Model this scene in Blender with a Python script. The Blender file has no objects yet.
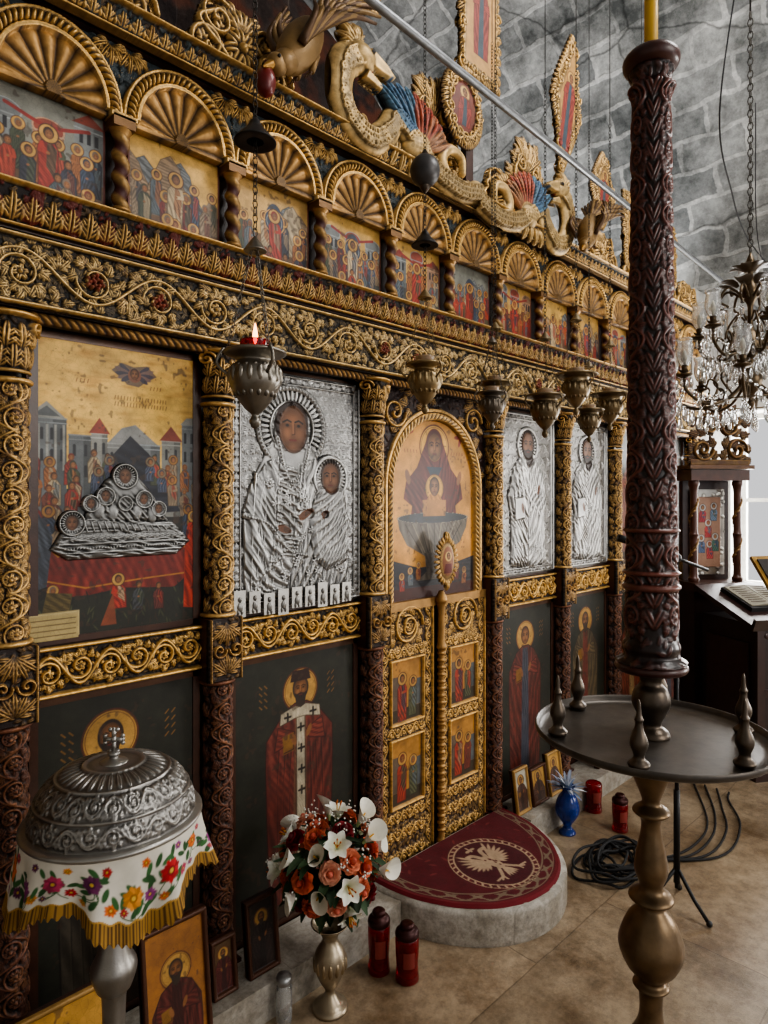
import bpy, math, random
import numpy as np
from mathutils import Vector, Matrix
random.seed(5)
RNG=np.random.default_rng(7)
pi=math.pi

def S(r,g,b):
    def f(c):
        c=c/255.0
        return c/12.92 if c<=.04045 else ((c+.055)/1.055)**2.4
    return np.array([f(r),f(g),f(b)])
GOLD=S(204,164,102); GOLD2=S(162,124,74); DARK=S(34,22,16); RED=S(150,34,28); SILV=S(170,168,164); WOOD=S(62,34,24)
IG=S(192,152,86)
BRASS=S(150,128,92)

# ------------------------------------------------------------ canvas (colour + relief height)
def vnoise(ny,nx,cell,rng=RNG):
    gy=int(ny/cell)+3; gx=int(nx/cell)+3
    g=rng.random((gy,gx)); y=np.arange(ny)/cell; x=np.arange(nx)/cell
    yi=y.astype(int); xi=x.astype(int); fy=(y-yi)[:,None]; fx=(x-xi)[None,:]
    fy=fy*fy*(3-2*fy); fx=fx*fx*(3-2*fx)
    a=g[yi][:,xi]; b=g[yi][:,xi+1]; c=g[yi+1][:,xi]; d=g[yi+1][:,xi+1]
    return (a*(1-fx)+b*fx)*(1-fy)+(c*(1-fx)+d*fx)*fy
def blur(H,r):
    r=max(1,int(r))
    for ax in (0,1):
        P=np.concatenate([np.repeat(H.take([0],ax),r,ax),H,np.repeat(H.take([-1],ax),r,ax)],ax)
        c=np.cumsum(P,ax); z=np.zeros_like(c.take([0],ax)); c=np.concatenate([z,c],ax)
        n=H.shape[ax]; k=2*r+1
        H=(c.take(range(k,k+n),ax)-c.take(range(0,n),ax))/k
    return H

class Cv:
    def __init__(s,w,h,res,col=DARK,m=0.0):
        s.w,s.h=w,h
        s.nx=max(3,int(round(w/res))+1); s.ny=max(3,int(round(h/res))+1)
        s.rx=w/(s.nx-1); s.ry=h/(s.ny-1); s.res=max(s.rx,s.ry)
        s.x=np.linspace(0,w,s.nx); s.y=np.linspace(0,h,s.ny)
        s.C=np.zeros((s.ny,s.nx,4)); s.C[...,:3]=col; s.C[...,3]=m
        s.H=np.zeros((s.ny,s.nx))
    def win(s,x0,y0,x1,y1):
        p=s.res*2
        i0=max(0,int((x0-p)/s.rx)); i1=min(s.nx,int((x1+p)/s.rx)+2)
        j0=max(0,int((y0-p)/s.ry)); j1=min(s.ny,int((y1+p)/s.ry)+2)
        if i1<=i0 or j1<=j0: return None
        X,Y=np.meshgrid(s.x[i0:i1],s.y[j0:j1])
        return (slice(j0,j1),slice(i0,i1)),X,Y
    def put(s,sl,m,c,met,hh):
        if c is not None:
            A=s.C[sl]; mm=m[...,None]
            A[...,:3]=A[...,:3]*(1-mm)+np.asarray(c)*mm
            if met is not None: A[...,3]=A[...,3]*(1-m)+met*m
        if hh is not None: s.H[sl]=np.maximum(s.H[sl],hh)
    def ell(s,cx,cy,rx,ry,a=0,c=None,m=None,h=None,b=0,vein=0,al=1.0):
        R=max(rx,ry); w=s.win(cx-R,cy-R,cx+R,cy+R)
        if w is None: return
        sl,X,Y=w; X=X-cx; Y=Y-cy; ca,sa=math.cos(a),math.sin(a)
        u=(X*ca+Y*sa)/rx; v=(-X*sa+Y*ca)/ry
        d=np.sqrt(u*u+v*v); mk=np.clip((1-d)*min(rx,ry)/s.res+.5,0,1)*al
        hh=None
        if h is not None:
            p=np.sqrt(np.clip(1-d*d,0,1))
            if vein: p=p*(1-vein*np.exp(-(v/.25)**2))
            hh=np.where(d<1,b+h*p,0)
        s.put(sl,mk,c,m,hh)
    def soft(s,cx,cy,rx,ry,c,al=.6):
        w=s.win(cx-rx*2,cy-ry*2,cx+rx*2,cy+ry*2)
        if w is None: return
        sl,X,Y=w; s.put(sl,al*np.exp(-((X-cx)/rx)**2-((Y-cy)/ry)**2),c,None,None)
    def flat(s,cx,cy,rx,ry,val):
        w=s.win(cx-rx,cy-ry,cx+rx,cy+ry)
        sl,X,Y=w; m=np.clip((1-np.hypot((X-cx)/rx,(Y-cy)/ry))*6,0,1); s.H[sl]=s.H[sl]*(1-m)+val*m
    def line(s,pts,wd,c=None,m=None,h=None,b=0,w2=None,al=1.0):
        pts=np.asarray(pts,float); W=max(wd,w2 or wd)
        w=s.win(pts[:,0].min()-W,pts[:,1].min()-W,pts[:,0].max()+W,pts[:,1].max()+W)
        if w is None: return
        sl,X,Y=w; best=np.full(X.shape,9.0); n=len(pts)-1
        for k in range(n):
            ax,ay=pts[k]; bx,by=pts[k+1]; dx,dy=bx-ax,by-ay; L=dx*dx+dy*dy+1e-12
            t=np.clip(((X-ax)*dx+(Y-ay)*dy)/L,0,1)
            d=np.hypot(X-ax-t*dx,Y-ay-t*dy)
            ww=wd if w2 is None else wd+(w2-wd)*((k+t)/n)
            best=np.minimum(best,d/ww)
        mk=np.clip((1-best)*wd/s.res+.5,0,1)*al
        hh=None
        if h is not None: hh=np.where(best<1,b+h*np.sqrt(np.clip(1-best*best,0,1)),0)
        s.put(sl,mk,c,m,hh)
    def ring(s,cx,cy,r,wd,c=None,m=None,h=None,b=0,sy=1.0):
        R=(r+wd)*max(1,sy); w=s.win(cx-R,cy-R,cx+R,cy+R)
        if w is None: return
        sl,X,Y=w; d=np.abs(np.hypot(X-cx,(Y-cy)/sy)-r)/wd
        mk=np.clip((1-d)*wd/s.res+.5,0,1)
        hh=None if h is None else np.where(d<1,b+h*np.sqrt(np.clip(1-d*d,0,1)),0)
        s.put(sl,mk,c,m,hh)
    def pmask(s,pts):
        pts=np.asarray(pts,float)
        w=s.win(pts[:,0].min(),pts[:,1].min(),pts[:,0].max(),pts[:,1].max())
        if w is None: return None
        sl,X,Y=w; ins=np.zeros(X.shape,bool); best=np.full(X.shape,9.0); n=len(pts)
        for k in range(n):
            ax,ay=pts[k]; bx,by=pts[(k+1)%n]
            dx,dy=bx-ax,by-ay; L=dx*dx+dy*dy+1e-12
            t=np.clip(((X-ax)*dx+(Y-ay)*dy)/L,0,1)
            best=np.minimum(best,np.hypot(X-ax-t*dx,Y-ay-t*dy))
            if ay!=by: ins^=((ay>Y)!=(by>Y))&(X<(bx-ax)*(Y-ay)/(by-ay)+ax)
        return sl,X,Y,ins,best
    def poly(s,pts,c=None,m=None,h=None,b=0,bev=.006,al=1.0):
        q=s.pmask(pts)
        if q is None: return
        sl,X,Y,ins,best=q
        sd=np.where(ins,best,-best); mk=np.clip(sd/s.res+.5,0,1)*al
        hh=None if h is None else np.where(ins,b+h*np.sqrt(np.clip(best/bev,0,1)),0)
        s.put(sl,mk,c,m,hh)
    def drape(s,pts,phi,wl,ca=.35,ha=0,warp=2.5,seed=1,sharp=1.0):
        """painted / chased drapery folds inside polygon: two warped, broken wave families"""
        q=s.pmask(pts)
        if q is None: return
        sl,X,Y,ins,best=q; g=np.random.default_rng(seed); sh=X.shape; cell=max(4,wl*3.0/s.res)
        n=vnoise(*sh,cell,g); n2=vnoise(*sh,cell*.8,g); n3=vnoise(*sh,cell*.45,g); nb=vnoise(*sh,cell*2.2,g)
        v1=np.sin((X*math.cos(phi)+Y*math.sin(phi))*2*pi/wl+n*warp*2*pi*1.1+nb*6)
        v2=np.sin((X*math.cos(phi+.35)+Y*math.sin(phi+.35))*2*pi/(wl*.47)+n2*warp*2*pi*.9)
        a1=np.clip(n2*2.2-.35,.1,1); a2=np.clip(n3*2-.5,0,1)
        v=v1*a1*.75+v2*a2*.5; v=np.sign(v)*np.abs(v)**sharp
        e=np.clip(best/(s.res*2),0,1)*ins
        A=s.C[sl]; A[...,:3]=np.clip(A[...,:3]*(1+ca*v*e)[...,None]+.02*ca*np.maximum(v,0)[...,None]*e[...,None],0,1)
        if ha: s.H[sl]+=ha*(.5+.5*v)*e
    def rect(s,x0,y0,x1,y1,c=None,m=None,h=None,b=0,bev=.004,al=1.0):
        s.poly([(x0,y0),(x1,y0),(x1,y1),(x0,y1)],c,m,h,b,bev,al)
    def leaf(s,x,y,a,L,w,h,b=0,c=None,m=None):
        s.ell(x+math.cos(a)*L/2,y+math.sin(a)*L/2,L/2,w/2,a,c,m,h,b,.55)
    def acan(s,x,y,a,L,w,h,b=0):
        for (t,da,l) in ((.0,.0,1.0),(.12,.75,.5),(.12,-.75,.5),(.38,.6,.45),(.38,-.6,.45)):
            s.leaf(x+math.cos(a)*L*t,y+math.sin(a)*L*t,a+da,L*l,w*(.5 if da==0 else .42),h*(1 if da==0 else .85),b)
    def mottle(s,amt=.25,cell=6,rng=RNG):
        n=vnoise(s.ny,s.nx,cell,rng)*.6+vnoise(s.ny,s.nx,max(2,cell/3),rng)*.4
        s.C[...,:3]*=(1-amt+2*amt*n)[...,None]
    def age(s,mul=(.86,.78,.66),amt=.3,cell=14,seed=None):
        s.mottle(amt,cell); n=vnoise(s.ny,s.nx,cell*2.5)
        s.C[...,:3]*=(np.array(mul)[None,None]*(1-.3*np.clip(n*2-1,0,1))[...,None])
        f=np.clip((vnoise(s.ny,s.nx,5)*.5+vnoise(s.ny,s.nx,17)*.5-.72)*9,0,.6)[...,None]
        s.C[...,:3]=s.C[...,:3]*(1-f)+S(62,44,32)*f
        s.C[...,3]*=(1-f[...,0])

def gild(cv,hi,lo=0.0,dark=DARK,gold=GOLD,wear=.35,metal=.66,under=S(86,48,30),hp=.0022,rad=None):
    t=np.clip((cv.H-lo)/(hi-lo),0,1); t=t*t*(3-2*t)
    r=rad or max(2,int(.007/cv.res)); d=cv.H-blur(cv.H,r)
    k=np.clip(.66+.5*d/hp,0.05,1.25)  # crevices darkened: shade painted into the gilding from local relief height
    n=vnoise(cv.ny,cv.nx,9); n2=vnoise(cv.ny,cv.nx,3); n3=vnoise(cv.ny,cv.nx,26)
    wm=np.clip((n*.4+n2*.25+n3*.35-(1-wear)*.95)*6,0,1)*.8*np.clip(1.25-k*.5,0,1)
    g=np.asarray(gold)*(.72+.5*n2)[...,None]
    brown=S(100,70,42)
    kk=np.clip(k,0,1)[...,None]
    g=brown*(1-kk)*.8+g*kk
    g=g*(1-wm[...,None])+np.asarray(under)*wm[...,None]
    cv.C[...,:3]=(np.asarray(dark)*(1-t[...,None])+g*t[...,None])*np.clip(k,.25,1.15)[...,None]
    cv.C[...,3]=t*metal*(1-wm)*np.clip(k,.2,1)
def fill(cv,n,L=.03,w=.014,h=.006,seed=1,box=None):
    rg=random.Random(seed); x0,y0,x1,y1=box or (0,0,cv.w,cv.h)
    for _ in range(n): cv.leaf(rg.uniform(x0,x1),rg.uniform(y0,y1),rg.random()*6.28,L*rg.uniform(.7,1.3),w,h*rg.uniform(.6,1.2))

def spiral(cx,cy,r,a0,turns,sgn,n=26):
    P=[]
    for k in range(n):
        t=k/(n-1); a=a0+sgn*turns*2*pi*t; rr=r*(1-t)**.75+r*.06
        P.append((cx+rr*math.cos(a),cy+rr*math.sin(a)))
    return P
BER=[]
def berries(cv,x,y,r,h=.016,col=S(126,34,34)):
    for k in range(14):
        q=k/14; a=k*2.4; rr=r*math.sqrt(q)
        cv.ell(x+rr*math.cos(a),y+rr*math.sin(a),r*.27,r*.27,0,None,None,h,.004)
        BER.append((x+rr*math.cos(a),y+rr*math.sin(a),r*.25,col))
def paint_berries(cv):
    for (x,y,r,c) in BER: cv.ell(x,y,r,r,0,c*(.6+.6*random.random()),.1,al=.85)
    BER.clear()
def rosette(cv,x,y,r,h=.014,n=6,b=0):
    for k in range(n):
        a=2*pi*k/n+.3; cv.ell(x+.55*r*math.cos(a),y+.55*r*math.sin(a),.48*r,.3*r,a,None,None,h,b,.4)
    cv.ell(x,y,.3*r,.3*r,0,None,None,h*1.3,b)
def scroll(cv,u0,L,vc,amp,vert=False,h=.014,wd=.0045,ber=(False,False),flip=1,dense=True,stem=1.0):
    T=(lambda u,v:(v,u)) if vert else (lambda u,v:(u,v))
    TA=(lambda a: pi/2-a) if vert else (lambda a:a)
    st=[T(u0+L*t,vc+flip*amp*.82*math.sin(2*pi*t)) for t in np.linspace(-.03,1.03,30)]
    A=cv.acan if dense else cv.leaf
    cv.line(st,wd*1.1,None,None,h*stem)
    for lb in (0,1):
        sg=flip*(1 if lb==0 else -1); cu=u0+L*(.25+.5*lb); cc=vc-sg*amp*.12
        r=min(amp*.72,L*.22)
        sp=[T(*p) for p in spiral(cu,cc,r,pi,1.35,-sg)]
        cv.line(sp,wd,None,None,h*stem,w2=wd*.8)
        for k in range(8):
            a=pi-sg*(k/8*2*pi*1.0+.5); q=T(cu+r*.9*math.cos(a),cc+r*.9*math.sin(a))
            A(q[0],q[1],TA(a-sg*.8),amp*.62,amp*.42,h*.95)
        for k in range(5):
            a=pi-sg*(k/5*2*pi+.2); q=T(cu+r*.75*math.cos(a),cc+r*.75*math.sin(a))
            cv.leaf(q[0],q[1],TA(a-sg*2.2),amp*.34,amp*.18,h*.75)
        q=T(cu,cc)
        if ber[lb]: berries(cv,q[0],q[1],amp*.36)
        else: rosette(cv,q[0],q[1],amp*.36,h*1.05)
        for k in (-1,0,1):
            a=-sg*pi/2+k*.8; q=T(cu,vc-sg*amp*.55); A(q[0],q[1],TA(a),amp*.58,amp*.34,h*.9)
        q=T(cu+L*.25,vc+sg*amp*.25)
        for k in (-1,0,1):
            a=sg*pi/2+k*.7; A(q[0],q[1],TA(a),amp*.78,amp*.40,h*.95)

# ------------------------------------------------------------ mesh helpers
def mk_mesh(name,V,F,C=None,smooth=None):
    me=bpy.data.meshes.new(name); V=np.asarray(V,np.float32).reshape(-1,3); F=np.asarray(F,np.int32).reshape(-1,4)
    me.vertices.add(len(V)); me.vertices.foreach_set("co",V.ravel())
    me.loops.add(F.size); me.loops.foreach_set("vertex_index",F.ravel())
    me.polygons.add(len(F)); me.polygons.foreach_set("loop_start",np.arange(0,F.size,4,dtype=np.int32))
    try: me.polygons.foreach_set("loop_total",np.full(len(F),4,np.int32))
    except Exception: pass
    if smooth is None: smooth=np.ones(len(F),bool)
    me.update(calc_edges=True)
    me.polygons.foreach_set("use_smooth",smooth)
    if C is not None:
        at=me.color_attributes.new("Col","FLOAT_COLOR","POINT"); at.data.foreach_set("color",np.asarray(C,np.float32).ravel())
    me.update(); return me
def gfaces(ny,nx,off=0,cu=False):
    idx=np.arange(ny*nx).reshape(ny,nx)+off
    if cu: idx=np.concatenate([idx,idx[:,:1]],1)
    return np.stack([idx[:-1,:-1],idx[:-1,1:],idx[1:,1:],idx[1:,:-1]],-1).reshape(-1,4)
def link(name,me,mat=None,parent=None,loc=None,rot=None):
    o=bpy.data.objects.new(name,me)
    bpy.context.scene.collection.objects.link(o)
    if mat is not None and me is not None and len(me.materials)==0: me.materials.append(mat)
    if parent: o.parent=parent
    if loc is not None: o.location=loc
    if rot is not None: o.rotation_euler=rot
    return o
def empty(name,loc=(0,0,0)):
    o=bpy.data.objects.new(name,None); o.empty_display_size=.1; o.location=loc
    bpy.context.scene.collection.objects.link(o); return o
def panel_mesh(name,cv,cut=False,border=True):
    """upright panel in local XZ, relief toward -Y, origin bottom-left"""
    X,Y=np.meshgrid(cv.x,cv.y); H=cv.H
    P=np.stack([X,-H,Y],-1)
    if not cut:
        ny,nx=H.shape
        X2=np.pad(X,1,mode='edge'); Y2=np.pad(Y,1,mode='edge'); Hp=np.pad(H,1,constant_values=-.012)
        C=np.pad(cv.C,((1,1),(1,1),(0,0)),mode='edge')
        P=np.stack([X2,-Hp,Y2],-1)
        return mk_mesh(name,P,gfaces(ny+2,nx+2),C)
    F=gfaces(cv.ny,cv.nx); hv=(H>0.0005).ravel(); keep=hv[F].sum(1)>=3
    F1=F[keep]; F2=F[keep][:,::-1]+cv.nx*cv.ny
    B=P.copy(); B[...,1]=np.maximum(H*.5,0)
    V=np.concatenate([P.reshape(-1,3),B.reshape(-1,3)]); C=np.concatenate([cv.C.reshape(-1,4)]*2)
    FF=np.concatenate([F1,F2]); used=np.unique(FF); mp=np.full(len(V),-1); mp[used]=np.arange(len(used))
    return mk_mesh(name,V[used],mp[FF],C[used])
def wrap_mesh(name,cv,R,span,full=False):
    X,Y=np.meshgrid(cv.x,cv.y); th=(X/cv.w-.5)*span
    if full: cv.H[:,-1]=cv.H[:,0]; cv.C[:,-1]=cv.C[:,0]
    r=R(Y)+cv.H
    P=np.stack([r*np.sin(th),-r*np.cos(th),Y],-1)
    return mk_mesh(name,P,gfaces(cv.ny,cv.nx),cv.C)
def cat(pts,n=6):
    pts=[np.asarray(p,float) for p in pts]; out=[]
    P=[2*pts[0]-pts[1]]+pts+[2*pts[-1]-pts[-2]]
    for i in range(1,len(P)-2):
        a,b,c,d=P[i-1:i+3]
        for k in range(n):
            t=k/n; out.append(.5*((2*b)+(-a+c)*t+(2*a-5*b+4*c-d)*t*t+(-a+3*b-3*c+d)*t**3))
    out.append(pts[-1]); return np.array(out)
class MB:
    def __init__(s): s.V=[];s.F=[];s.C=[];s.Sm=[];s.n=0
    def grid(s,P,col,met=0,cu=False,smooth=True):
        ny,nx=P.shape[:2]; F=gfaces(ny,nx,s.n,cu); s.V.append(P.reshape(-1,3)); s.F.append(F)
        c=np.asarray(col,float)
        if c.ndim==1: C=np.zeros((ny*nx,4)); C[:,:3]=c[:3]; C[:,3]=met
        else: C=c.reshape(-1,4)
        s.C.append(C); s.Sm.append(np.full(len(F),smooth)); s.n+=ny*nx
    def lathe(s,prof,c,col,met=0,seg=24,sm=4,M=None,sq=(1,1)):
        p=cat(prof,sm) if sm>1 else np.array(prof,float)
        r=np.maximum(p[:,0],.0003); a=np.linspace(0,2*pi,seg,endpoint=False)
        P=np.stack([np.outer(r,np.cos(a))*sq[0],np.outer(r,np.sin(a))*sq[1],np.repeat(p[:,1][:,None],seg,1)],-1)
        if M is not None: P=P@np.array(M.to_3x3()).T
        P=P+np.array(c); s.grid(P,col,met,cu=True)
    def tube(s,pts,r,col,met=0,seg=8,r2=None):
        pts=np.asarray(pts,float); n=len(pts); T=np.gradient(pts,axis=0); T/=np.linalg.norm(T,axis=1)[:,None]+1e-9
        ref=np.array([0,0,1.0]) if abs(T[:,2]).mean()<.8 else np.array([1.0,0.05,0])
        A=np.cross(T,ref); A/=np.linalg.norm(A,axis=1)[:,None]+1e-9; B=np.cross(A,T)
        a=np.linspace(0,2*pi,seg,endpoint=False)
        rr=np.full(n,r) if r2 is None else np.linspace(r,r2,n)
        P=pts[:,None]+rr[:,None,None]*(A[:,None]*np.cos(a)[None,:,None]+B[:,None]*np.sin(a)[None,:,None])
        P=np.concatenate([pts[:1,None]+0*P[:1],P,pts[-1:,None]+0*P[:1]])
        s.grid(P,col,met,cu=True)
    def box(s,c,sz,col,met=0,M=None):
        x,y,z=[q/2 for q in sz]
        V=np.array([(-x,-y,-z),(x,-y,-z),(x,y,-z),(-x,y,-z),(-x,-y,z),(x,-y,z),(x,y,z),(-x,y,z)])
        if M is not None: V=V@np.array(M.to_3x3()).T
        V=V+np.array(c)
        F=np.array([(0,3,2,1),(4,5,6,7),(0,1,5,4),(1,2,6,5),(2,3,7,6),(3,0,4,7)])+s.n
        s.V.append(V); s.F.append(F); C=np.zeros((8,4)); C[:,:3]=col; C[:,3]=met; s.C.append(C); s.Sm.append(np.zeros(6,bool)); s.n+=8
    def ball(s,c,r,col,met=0,seg=14,M=None):
        if np.isscalar(r): r=(r,r,r)
        t=np.linspace(0.02,pi-.02,seg//2+2); a=np.linspace(0,2*pi,seg,endpoint=False)
        P=np.stack([np.outer(np.sin(t),np.cos(a))*r[0],np.outer(np.sin(t),np.sin(a))*r[1],np.repeat(-np.cos(t)[:,None],seg,1)*r[2]],-1)
        if M is not None: P=P@np.array(M.to_3x3()).T
        s.grid(P+np.array(c),col,met,cu=True)
    def chain(s,p0,p1,col,met=.8,ln=.018,r=.0016):
        p0=np.array(p0,float);p1=np.array(p1,float); L=np.linalg.norm(p1-p0); n=max(1,int(L/(ln*.75)))
        d=(p1-p0)/L; ref=np.array([1,0,0.]) if abs(d[0])<.8 else np.array([0,1,0.])
        A=np.cross(d,ref);A/=np.linalg.norm(A);B=np.cross(A,d)
        a=np.linspace(0,2*pi,8,endpoint=False)
        for k in range(n):
            c=p0+d*L*(k+.5)/n; U=A if k%2 else B; W=B if k%2 else A
            ctr=c+np.outer(np.cos(a)*ln*.5,d)+np.outer(np.sin(a)*ln*.28,U)
            rad=np.outer(np.cos(a),d)+np.outer(np.sin(a),U)
            b=np.linspace(0,2*pi,5,endpoint=False)
            P=ctr[:,None]+r*(rad[:,None]*np.cos(b)[None,:,None]+W[None,None]*np.sin(b)[None,:,None])
            P=np.concatenate([P,P[:1]]); s.grid(P,col,met,cu=True)
    def petal(s,o,az,el,L,w,curl,col,cup=.25,col2=None,nn=6):
        t=np.linspace(0,1,nn); v=np.linspace(-1,1,5)
        o=np.array(o,float); e=el;p=o.copy()
        wid=w*np.sin(pi*np.clip(t*.85+.12,0,1))**.8
        rows=[];cols=[]
        side=np.array([-math.sin(az),math.cos(az),0])
        for k in range(nn):
            d=np.array([math.cos(az)*math.cos(e),math.sin(az)*math.cos(e),math.sin(e)])
            nrm=np.cross(d,side)
            if k: p=p+d*L/(nn-1)
            rows.append([p+side*wid[k]*q-nrm*cup*wid[k]*q*q*-1 for q in v]); e-=curl/(nn-1)
            cc=np.array(col)*(1-t[k])+np.array(col2 if col2 is not None else col)*t[k]
            cols.append([[*cc,0]]*5)
        s.grid(np.array(rows),np.array(cols))
    def absorb(s,sub,q,p):
        V=np.concatenate(sub.V)@np.array(q).T+p
        F=np.concatenate(sub.F)+s.n; s.V.append(V); s.F.append(F); s.C.append(np.concatenate(sub.C)); s.Sm.append(np.concatenate(sub.Sm)); s.n+=len(V)
    def mesh(s,name):
        return mk_mesh(name,np.concatenate(s.V),np.concatenate(s.F),np.concatenate(s.C),np.concatenate(s.Sm))
    def obj(s,name,mat,parent=None,loc=None,rot=None):
        return link(name,s.mesh(name),mat,parent,loc,rot)

# ------------------------------------------------------------ materials
def vmat(name,r0=.6,r1=.35,bump=.15,scale=220,var=.25,coat=0,trans=0,vs=25,craq=0):
    m=bpy.data.materials.new(name); m.use_nodes=True; nt=m.node_tree; N=nt.nodes; L=nt.links; b=N["Principled BSDF"]
    at=N.new("ShaderNodeAttribute"); at.attribute_name="Col"
    tc=N.new("ShaderNodeTexCoord"); nz=N.new("ShaderNodeTexNoise"); nz.inputs["Scale"].default_value=scale; nz.inputs["Detail"].default_value=3
    nz2=N.new("ShaderNodeTexNoise"); nz2.inputs["Scale"].default_value=vs; nz2.inputs["Detail"].default_value=5
    L.new(tc.outputs["Object"],nz.inputs["Vector"]); L.new(tc.outputs["Object"],nz2.inputs["Vector"])
    mr=N.new("ShaderNodeMapRange"); mr.inputs[1].default_value=.25; mr.inputs[2].default_value=.75; mr.inputs[3].default_value=1-var; mr.inputs[4].default_value=1+var
    L.new(nz2.outputs["Fac"],mr.inputs[0])
    fac=mr.outputs[0]
    if craq:
        vo=N.new("ShaderNodeTexVoronoi"); vo.feature='DISTANCE_TO_EDGE'; vo.inputs["Scale"].default_value=70; L.new(tc.outputs["Object"],vo.inputs["Vector"])
        m2=N.new("ShaderNodeMapRange"); m2.inputs[1].default_value=0; m2.inputs[2].default_value=.05; m2.inputs[3].default_value=1-craq; m2.inputs[4].default_value=1; L.new(vo.outputs["Distance"],m2.inputs[0])
        mu=N.new("ShaderNodeMath"); mu.operation='MULTIPLY'; L.new(fac,mu.inputs[0]); L.new(m2.outputs[0],mu.inputs[1]); fac=mu.outputs[0]
    mx=N.new("ShaderNodeVectorMath"); mx.operation='SCALE'; L.new(at.outputs["Color"],mx.inputs[0]); L.new(fac,mx.inputs["Scale"])
    L.new(mx.outputs[0],b.inputs["Base Color"]); L.new(at.outputs["Alpha"],b.inputs["Metallic"])
    rr=N.new("ShaderNodeMapRange"); rr.inputs[3].default_value=r0; rr.inputs[4].default_value=r1; L.new(at.outputs["Alpha"],rr.inputs[0])
    L.new(rr.outputs[0],b.inputs["Roughness"])
    if bump:
        bp=N.new("ShaderNodeBump"); bp.inputs["Strength"].default_value=bump; bp.inputs["Distance"].default_value=.002; L.new(nz.outputs["Fac"],bp.inputs["Height"]); L.new(bp.outputs[0],b.inputs["Normal"])
    b.inputs["Coat Weight"].default_value=coat; b.inputs["Coat Roughness"].default_value=.2
    b.inputs["Transmission Weight"].default_value=trans
    return m
M_CARVE=vmat("gilded_carving",.6,.32,.3,300)
M_ICON=vmat("painted_panel",.5,.42,.15,320,.15,coat=.08,craq=.2)
M_SILV=vmat("worked_silver",.5,.33,.2,240,.15)
M_WOOD=vmat("carved_mahogany",.38,.3,.2,160,.3,coat=.25)
M_METAL=vmat("aged_metal",.45,.34,.12,120,.3)
M_PLAIN=vmat("plain_matte",.75,.4,.1,120,.12)
M_CLOTH=vmat("woven_cloth",.9,.5,.4,900,.12)
M_WAX=vmat("wax",.4,.4,.05,60,.06)
def glass(name,col,rough=.05,tr=.85):
    m=bpy.data.materials.new(name); m.use_nodes=True; b=m.node_tree.nodes["Principled BSDF"]
    b.inputs["Base Color"].default_value=(*col,1); b.inputs["Transmission Weight"].default_value=tr; b.inputs["Roughness"].default_value=rough; b.inputs["IOR"].default_value=1.45
    nz=m.node_tree.nodes.new("ShaderNodeTexNoise"); nz.inputs["Scale"].default_value=30
    mr=m.node_tree.nodes.new("ShaderNodeMapRange"); mr.inputs[3].default_value=rough; mr.inputs[4].default_value=rough+.08
    m.node_tree.links.new(nz.outputs["Fac"],mr.inputs[0]); m.node_tree.links.new(mr.outputs[0],b.inputs["Roughness"])
    return m
G_RED=glass("red_glass",(.55,.01,.015)); G_CLR=glass("clear_glass",(.97,.98,.98),.02,.88); G_BLUE=glass("blue_glass",(.03,.08,.4),.05,.6); G_AMB=glass("amber_glass",(.55,.40,.26),.1,.5)
def emis(name,col,st):
    m=bpy.data.materials.new(name); m.use_nodes=True; b=m.node_tree.nodes["Principled BSDF"]
    b.inputs["Base Color"].default_value=(*col,1); b.inputs["Emission Color"].default_value=(*col,1); b.inputs["Emission Strength"].default_value=st
    return m
M_FLAME=emis("flame",(1,.35,.12),9)

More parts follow.
